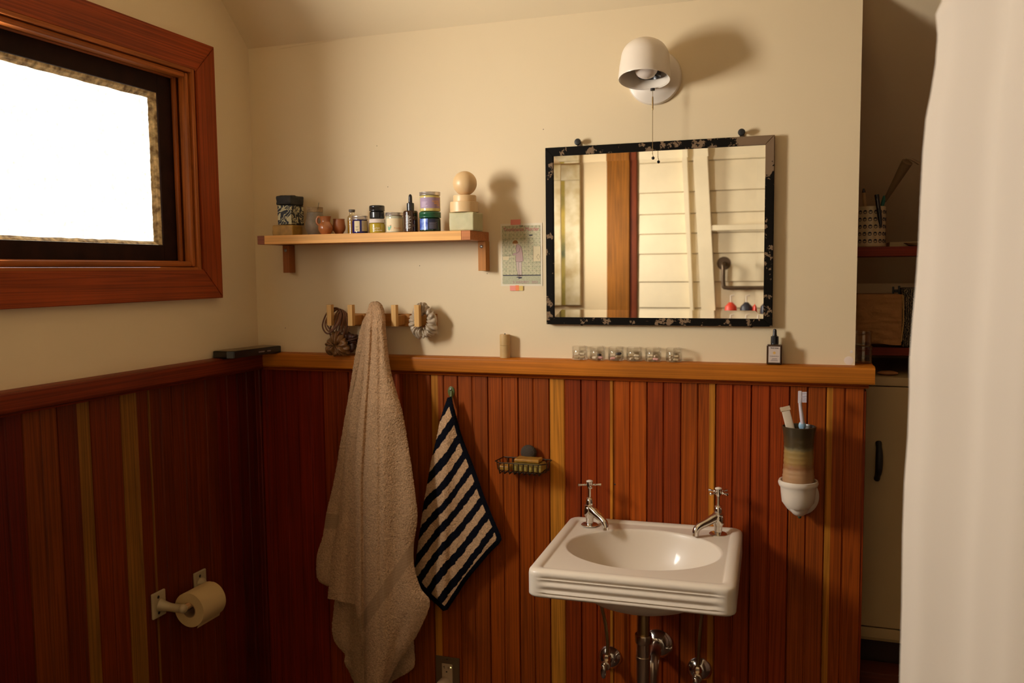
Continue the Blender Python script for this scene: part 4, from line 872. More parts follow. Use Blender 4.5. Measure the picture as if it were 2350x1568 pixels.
PILLS = [[('cream', 0, .0145, 0), ('cream', 1, .0150, .1), ('tan', 0, .006, 0), ('tan', 1, .0065, .1)],
         [('cream', 0, .0065, -.5), ('cream', 1, .014, .2), ('dark', 1, .015, 1.2), ('pink', 1, .0062, 0)],
         [('pink', 0, .006, .2), ('cream', 0, .014, .15), ('tan', 1, .010, .6), ('dark', 1, .0185, .3)],
         [('cream', 0, .006, 1.4), ('tan', 1, .0062, -.2), ('cream', 1, .0145, .1), ('tan', 0, .0145, .2)],
         [('tan', 0, .006, .1), ('cream', 0, .0145, 0), ('pink', 1, .0062, 0), ('cream', 1, .0140, 1.3)],
         [('cream', 0, .0135, 1.4), ('cream', 0, .0055, 1.4), ('tan', 1, .0062, 0), ('tan', 1, .0145, -.2)]]
for k, (x, y) in enumerate(JX):
    for q, (cn, side, z, yw) in enumerate(PILLS[k]):
        r = .0036; cx = x+(-.0085 if side == 0 else .0085)*(.9 if abs(yw) < 1 else .8); cy = y-.006+(.006 if q % 2 else 0)
        mt = {'cream': CCR, 'tan': CTA, 'pink': CPK, 'dark': CDK}[cn]
        n_same = sum(1 for p_ in PILLS[k] if p_[0] == cn)
        place = ', at its %s %s' % ('upper' if z > .01 else 'lower', 'left' if side == 0 else 'right')
        grp = '%s capsules in the %s pill jar' % (cn, ordw[k])
        o = single('capsule', capsule((cx, cy, CT+.0025+z-.003+.001), .0045, r, yw, .12*(q % 3-1)), mt, '%s capsule in the %s clear pill jar on the ledge%s' % (cn, ordw[k], place), 'capsule', (cx, cy, CT+z), 'capsules in the pill jars')
# square dropper bottle by the wall end
x, y = 1.6085, -.022
t = thing('serum_bottle', 'black square dropper bottle with a pale label near the right end of the ledge', 'bottle', (x, y, CT))
obj('body', box(x-.0195, x+.0195, y-.0165, y+.0165, CT, CT+.053, .0035, 3), AMB, t)
obj('collar', lathe([(0, .0535), (.0100, .0535), (.0103, .056), (.0100, .0735), (.0068, .0745), (0, .0745)], (x, y, CT), 28), BLACKP, t)
obj('rubber_bulb', lathe([(0, .0746), (.0062, .0746), (.0050, .078), (.0048, .088), (.0035, .0925), (0, .0935)], (x, y, CT), 24), MATS['black_rubber'], t)
lb = obj('label', box(x-.0145, x+.0145, y-.0171, y-.0168, CT+.006, CT+.048, .0001), mat('pale_label', (.62, .50, .42), rough=.6), t, label='pale paper label with a small sun')
lm = lambda zc: (lambda u, v: (x+u, y-.0174, CT+zc+v))
b = text_bm('TRUE SUNS', .0040, lm(.0425), .0001); merge(b, text_bm('SUNBEAMS SERUM', .0027, lm(.022), .0)); 
for k in range(3): merge(b, box(x-.009+.002*k, x+.009-.001*k, y-.0174, y-.01735, CT+.010+.003*k, CT+.0108+.003*k))
obj('print', b, INK, lb)
b = bmesh.new(); b.faces.new([b.verts.new(lm(.0315)(.0042*math.cos(k/16*2*PI)*(1 if k % 2 else .75), .0042*math.sin(k/16*2*PI)*(1 if k % 2 else .75))) for k in range(16)]); bmesh.ops.recalc_face_normals(b, faces=b.faces)
obj('sun_print', b, mat('print_sun', (.72, .42, .12), rough=.6), lb)
# two stacked clear tubs on the end of the ledge, behind the wall edge
for k, (z0, rr, hh, lb) in enumerate(((CT, .0215, .046, 'clear plastic tub on the end of the ledge, lower of two stacked'), (CT+.0465, .0195, .040, 'clear plastic tub stacked on top of another at the end of the ledge'))):
    t = thing('plastic_tub', lb, 'jar', (1.830, .058, z0), 'stacked clear tubs at the wall end')
    obj('body', lathe([(0, .0004), (rr-.002, .0004), (rr, .003), (rr, hh*.72), (rr-.002, hh*.75)], (1.830, .058, z0), 36), thin_clear('smoky_clear', (.80, .72, .58), lo=.08, hi=.5) if 'smoky_clear' not in MATS else MATS['smoky_clear'], t)
    obj('lid', lathe([(rr+.0005, hh*.76), (rr+.001, hh*.8), (rr+.001, hh*.96), (rr-.001, hh), (0, hh)], (1.830, .058, z0), 36), MATS['smoky_clear'], t)

# ================================================================== SOAP DISH (wire) on the wainscot
WIRE = mat('dark_bronze_wire', (.045, .025, .012), rough=.4, metal=.6)
sd = thing('soap_basket', 'dark wire soap basket fixed to the wainscot right of the striped towel', 'soap dish', (.918, -.05, .925))
X0, X1, YB, YF, ZT, ZB = .842, .995, -.014, -.092, .955, .928
def rrect(x0, x1, y0, y1, z, ch=.018): return [(x0+ch*.3, y1, z), (x1-ch*.3, y1, z), (x1, y1-ch*.3 if y1 > y0 else y1+ch*.3, z), (x1, y0+ch, z), (x1-ch, y0, z), (x0+ch, y0, z), (x0, y0+ch, z)]
b = new(); tube(rrect(X0, X1, YF, YB, ZT), .0017, 8, b, closed=True); obj('rim', b, WIRE, sd)
b = new(); tube(rrect(X0+.008, X1-.008, YF+.008, YB-.002, ZB), .0014, 8, b, closed=True); obj('lower_rim', b, WIRE, sd)
for k in range(9):
    x = X0+.018+k*(X1-X0-.036)/8
    obj('wire', tube([(x, YF, ZT), (x, YF+.001, ZB+.004), (x, YF+.006, ZB-.005), (x, YB-.004, ZB-.002), (x, YB, ZT)], .0017, 8), WIRE, sd)
for s in (0, 1):
    for k in range(2):
        y = YF+.03+k*.026; x = X0 if s == 0 else X1; obj('wire', tube([(x, y, ZT), (x+(.004 if s == 0 else -.004), y, ZB)], .0015, 8), WIRE, sd)
HON = mat('honey_soap', (.42, .20, .03), rough=.35, sss=.1, mottle=.25, mscale=60); OLV = mat('olive_soap', (.36, .25, .05), rough=.4, mottle=.2, mscale=60)
single('soap_bar', rough_box(.897, .983, -.083, -.030, ZB+.002, ZB+.026, .004, .001, 21), OLV, 'olive soap bar in the wire basket, under the amber sliver', 'soap', (.94, -.05, ZB))
single('soap_sliver', rough_box(.900, .975, -.078, -.034, ZB+.0275, ZB+.038, .004, .0012, 23, 5), HON, 'worn amber soap sliver on top in the wire basket', 'soap', (.94, -.05, ZB+.0275))
single('soap_sliver', rough_box(.853, .888, -.080, -.030, ZB+.002, ZB+.016, .004, .0012, 27, 5), HON, 'small amber soap piece at the left side of the wire basket', 'soap', (.87, -.05, ZB))
single('pumice_stone', sphere((.929, -.029, ZB+.048), .021, (1.15, .65, 1.05)), mat('dark_pumice', (.05, .035, .022), rough=.9, bump=1, bscale=300, bdist=.002), 'round dark pumice stone standing behind the soaps in the wire basket', 'stone', (.929, -.03, ZB+.03))

# ================================================================== SINK
sk = thing('wall_sink', 'white rectangular wall-hung basin with oval bowl and ribbed front, two chrome taps', 'sink', (1.30, -.012, .62))
N = 160
def rr_pts(hx, hy, r, n=N):
    P = []
    for (cx, cy, a0) in ((hx-r, hy-r, 0), (-(hx-r), hy-r, PI/2), (-(hx-r), -(hy-r), PI), (hx-r, -(hy-r), 1.5*PI)):
        for k in range(13): P.append((cx+r*math.cos(a0+k/12*PI/2), cy+r*math.sin(a0+k/12*PI/2)))
    P.append(P[0]); d = [0]
    for a, b_ in zip(P[:-1], P[1:]): d.append(d[-1]+math.hypot(b_[0]-a[0], b_[1]-a[1]))
    u = np.linspace(0, d[-1], n, endpoint=False); return np.interp(u, d, [p[0] for p in P]), np.interp(u, d, [p[1] for p in P])
HX, HY, CY_ = .2415, .2360, -.2485
ux, uy = rr_pts(HX, HY, .026)
phi = np.arctan2(uy/HY, ux/HX)
ecx, ecy, ea, eb = .000, .010, .196, .160
def tz(x, y): return .7985+.004*(x/HX)
rings = []
def E_(s, z): rings.append((ecx+ea*s*np.cos(phi), ecy+eb*s*np.sin(phi), np.full(N, z)))
def R_(ins, z, rib=0): 
    px_, py_ = rr_pts(HX-ins, HY-ins, max(.004, .026-ins*.5)); fr = np.clip((-(py_)-HY*.93)/.004, 0, 1)*np.clip((HX*.87-np.abs(px_))/.01, 0, 1)*0+((py_ < -HY+ins+.003)*np.clip((HX*.86-np.abs(px_))/.012, 0, 1))
    rings.append((px_, py_+rib*fr, np.full(N, z)))
for s, z in ((.04, -.138), (.2, -.137), (.4, -.132), (.6, -.118), (.75, -.096), (.86, -.068), (.93, -.040), (.970, -.020), (.990, -.011), (1.004, -.007), (1.03, -.0058)): E_(s, z)
for ins, z in ((.034, -.0056), (.031, -.0052), (.029, -.0040), (.026, -.0012), (.020, .0004), (.014, .0006), (.008, -.0006), (.003, -.0035), (.0008, -.007), (0, -.012)): R_(ins, z)
for k in range(24):
    z = -.016-.0018*k; f = (k+.5)/24; R_(0, z, .0042*min(1, f/.05, (1-f)/.05)-.0046*max(0, math.sin(PI*((f*2.3+.35) % 1)))**1.5*(.12 < f < .92))
for ins, z in ((0, -.061), (.001, -.064), (.004, -.067), (.010, -.068), (.016, -.066), (.018, -.058)): R_(ins, z)
for s, z in ((1.06, -.060), (1.0, -.085), (.88, -.115), (.7, -.138), (.5, -.152), (.3, -.160), (.12, -.163)): E_(s, z)
b = bmesh.new(); RV = []
for (x, y, z) in rings:
    f = -(y)/HY; RV.append([b.verts.new((1.3005+x[k]*(1+.004*f[k])+.0085*f[k]*(1), CY_+y[k], .7985+z[k]+.003*x[k]/HX)) for k in range(N)])
for A, B in zip(RV[:-1], RV[1:]):
    for k in range(N): b.faces.new((A[k], A[(k+1) % N], B[(k+1) % N], B[k]))
b.faces.new(RV[0][::-1]); b.faces.new(RV[-1]); bmesh.ops.recalc_face_normals(b, faces=b.faces)
obj('basin', b, PORC, sk, ang=70)
obj('drain', lathe([(0, .0), (.017, 0), (.0185, .0012), (.021, .0008), (.0215, 0)], (1.300, -.238, .6615), 30), CHROME, sk)
def tap(x, y, z, ang, rot, nm):
    t = thing('basin_tap', nm, 'tap', (x, y, z)); c = (x, y, z)
    obj('base_flange', lathe([(0, 0), (.0235, 0), (.0240, .002), (.0200, .005), (.012, .0065), (0, .0065)], c, 40), CHROME, t)
    bdy = obj('body', lathe([(0, .0066), (.0105, .0066), (.0105, .020), (.0125, .024), (.0165, .034), (.0168, .046), (.0140, .052), (.0150, .054), (.0150, .057), (.0110, .059), (.0108, .069), (.0085, .0735), (.0100, .0755), (.0080, .078), (.0042, .080), (.0042, .102), (.0065, .106), (.0088, .112), (.0090, .119), (0, .119)], c, 36), CHROME, t)
    dx, dy = math.cos(ang), math.sin(ang); h = lambda d, zz: (x+dx*d, y+dy*d, z+zz)
    obj('spout', tube([h(.002, .048), h(.014, .045), h(.032, .037), h(.052, .030), h(.064, .023), h(.069, .012), h(.0695, .004)], lambda s: .0130-.0038*min(1, s*1.6), 18, smooth=5), CHROME, t)
    hd = obj('handle', lathe([(0, .1192), (.0090, .1192), (.0096, .1205), (.0096, .123), (.0085, .1235), (0, .1235)], c, 28), CHROME, t)
    for k in range(4):
        a = rot+k*PI/2; ex, ey = math.cos(a), math.sin(a); g = lambda d: (x+ex*d, y+ey*d, z+.1145)
        obj('handle_arm', tube([g(.007), g(.013), g(.0150), g(.018), g(.026), g(.0315), g(.0335)], lambda s: (.0028, .0028, .0042, .0024, .0036, .0042, .0012)[min(6, int(s*6.01))], 10), CHROME, hd)
    obj('ceramic_button', lathe([(0, .1237), (.0092, .1237), (.0088, .1258), (.005, .1275), (0, .1278)], c, 28), WHITEP, hd)
tap(1.1235, -.083, .7930, math.radians(-38), .35, 'chrome tap at the left corner of the basin with cross handle and white button')
tap(1.4725, -.072, .7950, math.radians(-142), .95, 'chrome tap at the right corner of the basin with cross handle and white button')
dp = thing('drain_trap', 'chrome waste pipe and trap under the basin', 'pipe', (1.305, -.24, .26))
obj('tailpiece', lathe([(.0, .637), (.0200, .636), (.0200, .628), (.0160, .626), (.0160, .565), (0, .565)], (1.303, -.240, 0), 32), BRASS, dp)
obj('slip_nut', lathe([(0, .567), (.0215, .567), (.0225, .563), (.0225, .548), (.0205, .544), (0, .544)], (1.303, -.240, 0), 12), CHROME_D, dp)
obj('trap_pipe', tube([(1.303, -.240, .544), (1.303, -.240, .36), (1.303, -.238, .30), (1.303, -.220, .262), (1.303, -.175, .245), (1.303, -.130, .262), (1.303, -.112, .30), (1.303, -.110, .40), (1.303, -.100, .432), (1.303, -.070, .443), (1.303, -.013, .445)], .0178, 28, smooth=7), CHROME_D, dp)
obj('trap_nut', lathe([(0, .508), (.0195, .508), (.0195, .500), (0, .500)], (1.303, -.240, 0), 32), CHROME_D, dp)
obj('wall_escutcheon', lathe([(0, 0), (.042, 0), (.0425, .003), (.036, .012), (.024, .020), (.019, .022), (0, .022)], (1.303, -.0122, .445), 44, 'y'), CHROME, dp)
for k, (x, z, xt, nm) in enumerate(((1.165, .386, 1.150, 'chrome stop valve and supply tube below the left tap'), (1.4195, .387, 1.432, 'chrome stop valve and supply tube below the right tap'))):
    t = thing('supply_valve', nm, 'valve', (x, -.012, z))
    obj('wall_escutcheon', lathe([(0, 0), (.034, 0), (.0345, .002), (.030, .010), (.020, .018), (.012, .020), (0, .020)], (x, -.0122, z), 40, 'y'), CHROME, t)
    obj('valve_body', lathe([(0, 0), (.010, 0), (.010, .030), (.013, .031), (.013, .042), (.009, .043), (.009, .050), (0, .050)], (x, -.030, z), 24, 'y'), CHROME_D, t)
    obj('compression_nut', lathe([(0, .008), (.0095, .008), (.0105, .012), (.0105, .022), (.0075, .026), (0, .026)], (x, -.052, z), 6), CHROME_D, t)
    obj('oval_handle', sphere((x-.002, -.088, z-.010), .016, (.55, .35, 1.25)), CHROME, t)
    zt = .727
    obj('supply_tube', tube([(x, -.052, z+.020), (x+.002, -.052, z+.06), (x-.004 if k == 0 else x+.006, -.056, z+.12), (xt, -.066, z+.19), (xt if k == 0 else xt+.004, -.075, z+.27), (1.1235 if k == 0 else 1.4725, -.080, zt)], .0050, 12, smooth=6), BRASS, t)

# ================================================================== CUP HOLDER with pottery cup
ch = thing('cup_holder', 'white porcelain wall cup holder carrying the pottery tumbler', 'holder', (1.676, -.012, .86))
cx, cy = 1.6735, -.075
obj('back_plate', lathe([(0, 0), (.046, 0), (.047, .004), (.040, .012), (.020, .017), (0, .018)], (1.679, -.0122, .902), 44, 'y', M=Matrix.Translation((0, 0, -.902*.12)) @ Matrix.Diagonal((1, 1, 1.12, 1))), PORC, ch)
obj('ring_cup', lathe([(.0, .885), (.030, .886), (.040, .900), (.0430, .925), (.0440, .938), (.0480, .943), (.0500, .950), (.0480, .957), (.0440, .957), (.0415, .950), (.0400, .930), (.036, .905), (.028, .893), (0, .892)], (cx, cy, 0), 56), PORC, ch)
obj('stem_bulb', sphere((1.677, -.050, .880), .0245, (1.0, 1.15, 1.0)), PORC, ch)
obj('green_screw', sphere((1.678, -.040, .851), .0048), mat('verdigris', (.05, .09, .04), rough=.5, metal=.3), ch)
# pottery: banded glaze following height
m, t, p = nt('banded_stoneware'); L = t.links.new; tc = add(t, 'ShaderNodeTexCoord'); sx = add(t, 'ShaderNodeSeparateXYZ'); L(tc.outputs['Object'], sx.inputs[0])
n = add(t, 'ShaderNodeTexNoise'); n.inputs['Scale'].default_value = 60; n.inputs['Detail'].default_value = 4; L(tc.outputs['Object'], n.inputs['Vector'])
ma = add(t, 'ShaderNodeMath', operation='MULTIPLY_ADD'); ma.inputs[1].default_value = .014; L(n.outputs['Fac'], ma.inputs[0]); L(sx.outputs['Z'], ma.inputs[2])
mr_ = add(t, 'ShaderNodeMapRange'); mr_.inputs['From Min'].default_value = .007; mr_.inputs['From Max'].default_value = .183; L(ma.outputs[0], mr_.inputs['Value'])
cr = add(t, 'ShaderNodeValToRGB'); el = cr.color_ramp.elements; el[0].position = 0; el[0].color = (.26, .15, .06, 1); el[1].position = 1; el[1].color = (.045, .030, .012, 1)
for ps, c_ in ((.18, (.38, .20, .09)), (.46, (.44, .25, .12)), (.52, (.30, .13, .05)), (.60, (.34, .20, .06)), (.76, (.29, .19, .06)), (.79, (.20, .16, .08)), (.825, (.075, .048, .016)), (.94, (.06, .038, .014))):
    e_ = el.new(ps); e_.color = (*c_, 1)
L(mr_.outputs[0], cr.inputs['Fac']); L(cr.outputs['Color'], p.inputs['Base Color']); p.inputs['Roughness'].default_value = .35; p.inputs['Coat Weight'].default_value = .2
zc0, zc1 = .902, 1.097; hc = zc1-zc0
pr = [(0, .0)]
NP = 44
for k in range(NP+1):
    f = k/NP; r_ = np.interp(f, [0, .03, .15, .3, .5, .7, .85, .95, 1], [.030, .034, .0385, .0395, .0370, .0360, .0375, .0405, .0420]); pr.append((r_+.0006*math.sin(k*2.2)*(f < .8), f*hc))
pr += [(.0400, hc+.001), (.0380, hc-.003), (.0340, hc*.8), (.032, hc*.4), (0, .02)]
cu = single('pottery_cup', lathe(pr, (cx, cy, zc0), 56), m, 'tall brown and tan banded pottery cup standing in the porcelain holder', 'cup', (cx, cy, zc0))
tb = thing('toothbrush', 'toothbrush with a clear head and pale blue grip standing in the pottery cup', 'toothbrush', (1.683, -.078, .95))
CLB = mat('milky_plastic', (.62, .55, .58), rough=.2, coat=.3); BLU = mat('pale_blue_grip', (.28, .45, .60), rough=.3)
obj('handle', tube([(1.668, -.066, .925), (1.677, -.076, 1.04), (1.683, -.080, 1.098)], .0052, 12, smooth=4), BLU, tb)
obj('grip', sphere((1.681, -.079, 1.100), .008, (1.15, .8, 1.5)), BLU, tb)
obj('neck', tube([(1.682, -.080, 1.106), (1.678, -.082, 1.135), (1.675, -.083, 1.160), (1.675, -.083, 1.182)], lambda s: .0058-.0022*s, 12, smooth=4), CLB, tb)
obj('head', box(1.6695, 1.6790, -.087, -.079, 1.158, 1.190, .002), CLB, tb)
bb_ = new()
for i in range(7):
    for j in range(3): box(1.6794, 1.6905, -.0868+.0026*j, -.0850+.0026*j, 1.161+.0039*i, 1.1640+.0039*i, bm=bb_)
obj('bristles', bb_, mat('bristles', (.66, .60, .66), rough=.5), tb, kind='stuff')
tt = thing('toothpaste_tube', 'crumpled cream toothpaste tube end sticking out of the pottery cup', 'tube', (1.645, -.078, .98))
b = bmesh.new(); sec = []
for f in np.linspace(0, 1, 10):
    z = .965+f*.178; xm = 1.686-.047*f; hw, ht = .0125-.001*f, .0095*(1-f)+.0008
    sec.append([b.verts.new((xm+hw*math.cos(a), -.080+ht*math.sin(a)-.006*f, z+.004*math.cos(a)*f*-1)) for a in np.linspace(0, 2*PI, 16, endpoint=False)])
for A, B in zip(sec[:-1], sec[1:]):
    for k in range(16): b.faces.new((A[k], A[(k+1) % 16], B[(k+1) % 16], B[k]))
b.faces.new(sec[0][::-1]); b.faces.new(sec[-1]); bmesh.ops.recalc_face_normals(b, faces=b.faces)
obj('tube_body', b, mat('cream_tube', (.66, .54, .40), rough=.35), tt)
obj('crimp', box(-.0125, .0125, -.0880, -.0850, -.006, .005, .0005, M=Matrix.Translation((1.639, 0, 1.1435)) @ Matrix.Rotation(math.radians(-16), 4, 'Y')), mat('tube_crimp', (.58, .44, .28), rough=.4), tt)

# ================================================================== OUTLET
ot = thing('wall_outlet', 'electric outlet with a bronze-grey cover plate near the bottom of the wainscot', 'outlet', (.655, -.012, .22))
obj('cover_plate', box(.616, .695, -.0172, -.0122, .205, .318, .002), mat('bronze_plate', (.13, .075, .035), rough=.5), ot)
obj('receptacle', box(.6385, .6735, -.0205, -.0174, .225, .297, .001), mat('ivory_plastic', (.50, .36, .22), rough=.4), ot)
b = new(); box(.6465, .6478, -.0209, -.0206, .2815, .2905, bm=b); box(.6425, .6464, -.0209, -.0206, .2865, .2880, bm=b); box(.6595, .6608, -.0209, -.0206, .2815, .2895, bm=b); lathe([(0, 0), (.0026, 0), (0, .0003)], (.6545, -.0207, .2725), 12, 'y', b)
obj('socket_slots', b, mat('slot_black', (.01, .005, .004), rough=.6), ot)
obj('indicator_light', sphere((.6685, -.0208, .2880), .0016), glow('yellow_led', (1, .85, .30), 2.0), ot)
obj('screw', sphere((.655, -.0174, .3105), .0022, (1, .4, 1)), IRON, ot)
single('plug_adapter', lathe([(0, 0), (.019, 0), (.0205, .004), (.0205, .026), (.017, .032), (0, .034)], (.650, -.0215, .2355), 36, 'y'), mat('ivory_plug', (.52, .37, .24), rough=.4), 'round ivory plug pushed into the lower outlet socket', 'plug', (.65, -.03, .236))

# ================================================================== TOILET ROLL
ROLLX = .085
th = thing('toilet_roll_holder', 'white enamelled toilet roll holder with two arms on the left wainscot', 'holder', (.012, -.43, .58))
TPE = mat('shaded_white_enamel', (.42, .32, .17), rough=.4)  # white enamel darkened, the dimness of the left wall put into its colour
for yc in (-.520, -.348):
    zc = .600
    b = box(.0122, .0200, yc-.026, yc+.026, zc-.036, zc+.036, .0035, 3); pl_ = obj('wall_bracket', b, TPE, th)
    obj('arm', tube([(.018, yc, zc-.002), (.035, yc+(.006 if yc < -.45 else -.006), zc-.006), (.060, yc+(.012 if yc < -.45 else -.012), zc-.010), (ROLLX, yc+(.014 if yc < -.45 else -.014), zc-.010)], lambda s: .0180-.0065*min(1, s*2), 18, smooth=5), TPE, pl_)
    obj('arm_end', sphere((ROLLX, yc+(.014 if yc < -.45 else -.014), zc-.010), .0125), TPE, pl_)
    for dz in (.022, -.022): obj('screw_hole', lathe([(0, 0), (.0045, 0), (0, .001)], (.0204, yc-.004, zc+dz), 14, 'x'), mat('hole_dark', (.02, .01, .004), rough=.6), pl_)
obj('spindle', tube([(ROLLX, -.505, .590), (ROLLX, -.363, .590)], .0085, 20), wood('spindle_wood', 'y', dark=.8) if 'spindle_wood' not in MATS else MATS['spindle_wood'], th, color=(.50, .28, .12))
tr = thing('toilet_roll', 'toilet roll with a loose end on the white enamelled holder', 'toilet roll', (ROLLX, -.434, .54))
zc = .590-.0135
pr = [(.0215, -.048), (.0480, -.048), (.0485, -.0475), (.0485, .0475), (.0480, .048), (.0215, .048)]
b = lathe(pr, (ROLLX, -.434, zc), 72, 'y'); obj('paper_roll', b, mat('tissue', (.58, .40, .17), rough=.9), tr)
b = lathe([(.0190, -.0482), (.0213, -.0482), (.0213, .0482), (.0190, .0482)], (ROLLX, -.434, zc), 48, 'y', close=True); obj('cardboard_core', b, mat('cardboard', (.30, .17, .08), rough=.9), tr)
b = bmesh.new(); A = []
for k in range(18):
    a = math.radians(80-k*8); A.append((ROLLX+.0492*math.cos(a), zc+.0492*math.sin(a)))
A += [(A[-1][0]-.003, A[-1][1]-.008)]
vs = [[b.verts.new((x_, yy, z_)) for yy in (-.482, -.386)] for x_, z_ in A]
for p_, q_ in zip(vs[:-1], vs[1:]): b.faces.new((p_[0], p_[1], q_[1], q_[0]))
obj('loose_sheet', b, MATS['tissue'], tr)

# ================================================================== ALCOVE: shelves, cabinet and contents
DRS = (.20, .022, .006)
single('alcove_shelf', box(1.705, 2.74, .20, .42, 1.531, 1.558, .002), WX, 'dark red wooden alcove shelf holding the patterned mug', 'shelf', (2.2, .3, 1.53), color=DRS)
single('alcove_shelf', box(1.705, 2.74, .20, .80, 1.258, 1.281, .002), WX, 'dark red wooden alcove shelf under the folded muslin cloth', 'shelf', (2.2, .4, 1.26), color=DRS)
cbn = thing('base_cabinet', 'cream painted cabinet with a black pull handle in the alcove', 'cabinet', (2.2, .15, .38))
CAB = mat('cream_cabinet_paint', (.50, .36, .17), rough=.45, mottle=.05)
obj('carcass', box(1.8385, 2.70, .168, .70, .455, 1.203, .002), CAB, cbn)
obj('top_rail', box(1.8385, 2.70, .150, .1675, 1.180, 1.203, .001), CAB, cbn)
dr = obj('door', box(1.8395, 2.15, .150, .1675, .502, 1.177, .002), CAB, cbn)
obj('door', box(2.153, 2.46, .150, .1675, .502, 1.177, .002), CAB, cbn)
obj('bottom_rail', box(1.8385, 2.70, .150, .1675, .470, .4985, .001), CAB, cbn)
hz0, hz1 = .918, 1.028; hp_ = []
b = tube([(1.8785, .146, hz1-.004), (1.879, .138, hz1-.012), (1.8795, .122, (hz0+hz1)/2+.02), (1.8790, .122, (hz0+hz1)/2-.02), (1.877, .138, hz0+.012), (1.8765, .146, hz0+.004)], lambda s: .0062+.002*math.sin(PI*s)+.0016*abs(math.cos(PI*s*2)), 14, smooth=6)
obj('handle', b, IRON, dr)
single('plinth_board', box(1.8385, 2.70, .19, .21, .0, .452), mat('dark_plinth', (.03, .012, .006), rough=.6), 'dark recessed plinth board beneath the cream cabinet', 'board', (2.2, .2, 0))
single('floor_step', box(1.842, 2.70, .10, .18, .30, .392, .004), WX, 'dim red wooden step rail at the foot of the cabinet', 'rail', (2.2, .14, .30), color=(.12, .03, .01))
single('rounded_bowl', sphere((1.965, -.02, .300), .075, (1, .8, .5)), mat('cream_enamel_bowl', (.62, .48, .26), rough=.4), 'cream rounded rim at the very bottom beside the curtain', 'bowl', (1.965, -.02, .26))
# mug with pens
mc_ = at(1999, 560, .27); mx_ = mc_.x-.004; my_ = .270; mz0_ = 1.5585; mh = at(2000, 475, .27).z-mz0_; mrad = .0405
mg = thing('face_print_mug', 'cream mug printed with rows of small black faces, holding pens on the alcove shelf', 'mug', (mx_, my_, mz0_))
obj('body', lathe([(0, 0), (mrad-.003, 0), (mrad, .004), (mrad, mh-.002), (mrad-.001, mh), (mrad-.003, mh-.001), (mrad-.004, .01), (0, .008)], (mx_, my_, mz0_), 56), mat('cream_glaze', (.62, .48, .28), rough=.3, coat=.3), mg)
b = new(); af = front(mx_, my_)
for i in range(5):
    for j in range(-5, 6):
        cm = cyl_map(mx_, my_, mrad+.0005, af, mz0_+.016+i*(mh-.028)/4.2); u0 = j*.0142+(0 if i % 2 else .001)
        ring = [cm(u0+.0046*math.cos(k/10*2*PI), .0046*math.sin(k/10*2*PI)) for k in range(10)]; tube(ring, .0009, 4, b, closed=True)
        b2 = bmesh.new(); b2.faces.new([b2.verts.new(cm(u0+.0048*math.cos(k/8*PI), .0010+.0046*math.sin(k/8*PI))) for k in range(9)]); merge(b, b2)
        for ex in (-.0016, .0016): b2 = bmesh.new(); b2.faces.new([b2.verts.new(cm(u0+ex+.0006*math.cos(k/4*2*PI), -.0006+.0006*math.sin(k/4*2*PI))) for k in range(4)]); merge(b, b2)
bmesh.ops.recalc_face_normals(b, faces=b.faces)
obj('face_print', b, INK, mg)
mt_ = mz0_+mh
PEN = [(-.030, -.01, -.050, 0, .045, .0045, mat('dark_brown_pen', (.025, .012, .008), rough=.4), 'dark pen leaning left in the patterned mug'),
       (-.012, -.005, -.018, 0, .052, .0050, mat('wood_brush', (.42, .24, .09), rough=.4), 'wooden make-up brush with a black tip in the patterned mug'),
       (.022, .002, .034, 0, .030, .0052, mat('teal_pen', (.01, .13, .10), rough=.4), 'teal pen at the back of the patterned mug')]
for (x0, y0, x1, y1, hh, r_, mt, lb) in PEN:
    t = thing('pen' if 'pen' in lb.split() else 'cosmetic_brush', lb, 'pen' if 'pen' in lb.split() else 'brush', (mx_+x0*.5, my_+y0, mz0_+.012))
    obj('barrel', tube([(mx_+x0*.3, my_+y0, mz0_+.014), (mx_+x1, my_+y1, mt_+hh-.012)], r_, 12), mt, t)
    obj('tip', tube([(mx_+x1, my_+y1, mt_+hh-.0118), (mx_+x1*1.03, my_+y1, mt_+hh)], lambda s: r_*(1-.5*s), 12), BLACKP if 'teal' not in lb else mt, t)
t = thing('marker_pen', 'long black pen hanging over the front of the patterned mug', 'pen', (mx_+.015, my_-.046, mz0_+.05))
A_, B_ = at(2012, 447, my_-.045), at(2022, 522, my_-.050)
obj('barrel', tube([A_, A_.lerp(B_, .75), B_], lambda s: .0062-.0045*max(0, s-.45)/.55, 12, smooth=4), BLACKP, t)
obj('print', tube([A_.lerp(B_, .12)+Vector((-.001, -.0062, 0)), A_.lerp(B_, .42)+Vector((-.001, -.0060, 0))], .0006, 6), mat('pen_print', (.35, .35, .36), rough=.5), t)
single('paper_stack', box(1.905, 1.975, .29, .40, 1.5585, 1.572, .001), mat('dim_paper', (.45, .33, .17), rough=.7), 'low stack of pale paper behind the patterned mug', 'paper', (1.94, .35, 1.5585))
single('small_dish', lathe([(0, .0), (.03, .0), (.038, .004), (.048, .010), (.047, .012), (.036, .006), (0, .004)], (1.985, .25, 1.5582), 40), mat('cream_dish', (.50, .38, .20), rough=.4), 'shallow cream dish at the curtain end of the upper alcove shelf', 'dish', (1.985, .25, 1.558))
# tapered tube leaning on the sloped ceiling
T0, T1 = at(2082, 372, .235), at(2030, 462, .30)
dn = thing('tapered_tube', 'dim grey tapered tube slanting against the sloped alcove ceiling', 'tube', T0)
obj('tube_body', tube([T0, T0.lerp(T1, .5), T1], lambda s: .015-.010*s, 16), mat('smoky_grey', (.22, .14, .07), rough=.5), dn)
obj('hook_end', tube([T0+Vector((-.004, 0, .010)), T0+Vector((.012, 0, .006)), T0+Vector((.030, 0, -.006))], .004, 10, smooth=4), mat('smoky_grey2', (.26, .17, .09), rough=.5), dn)
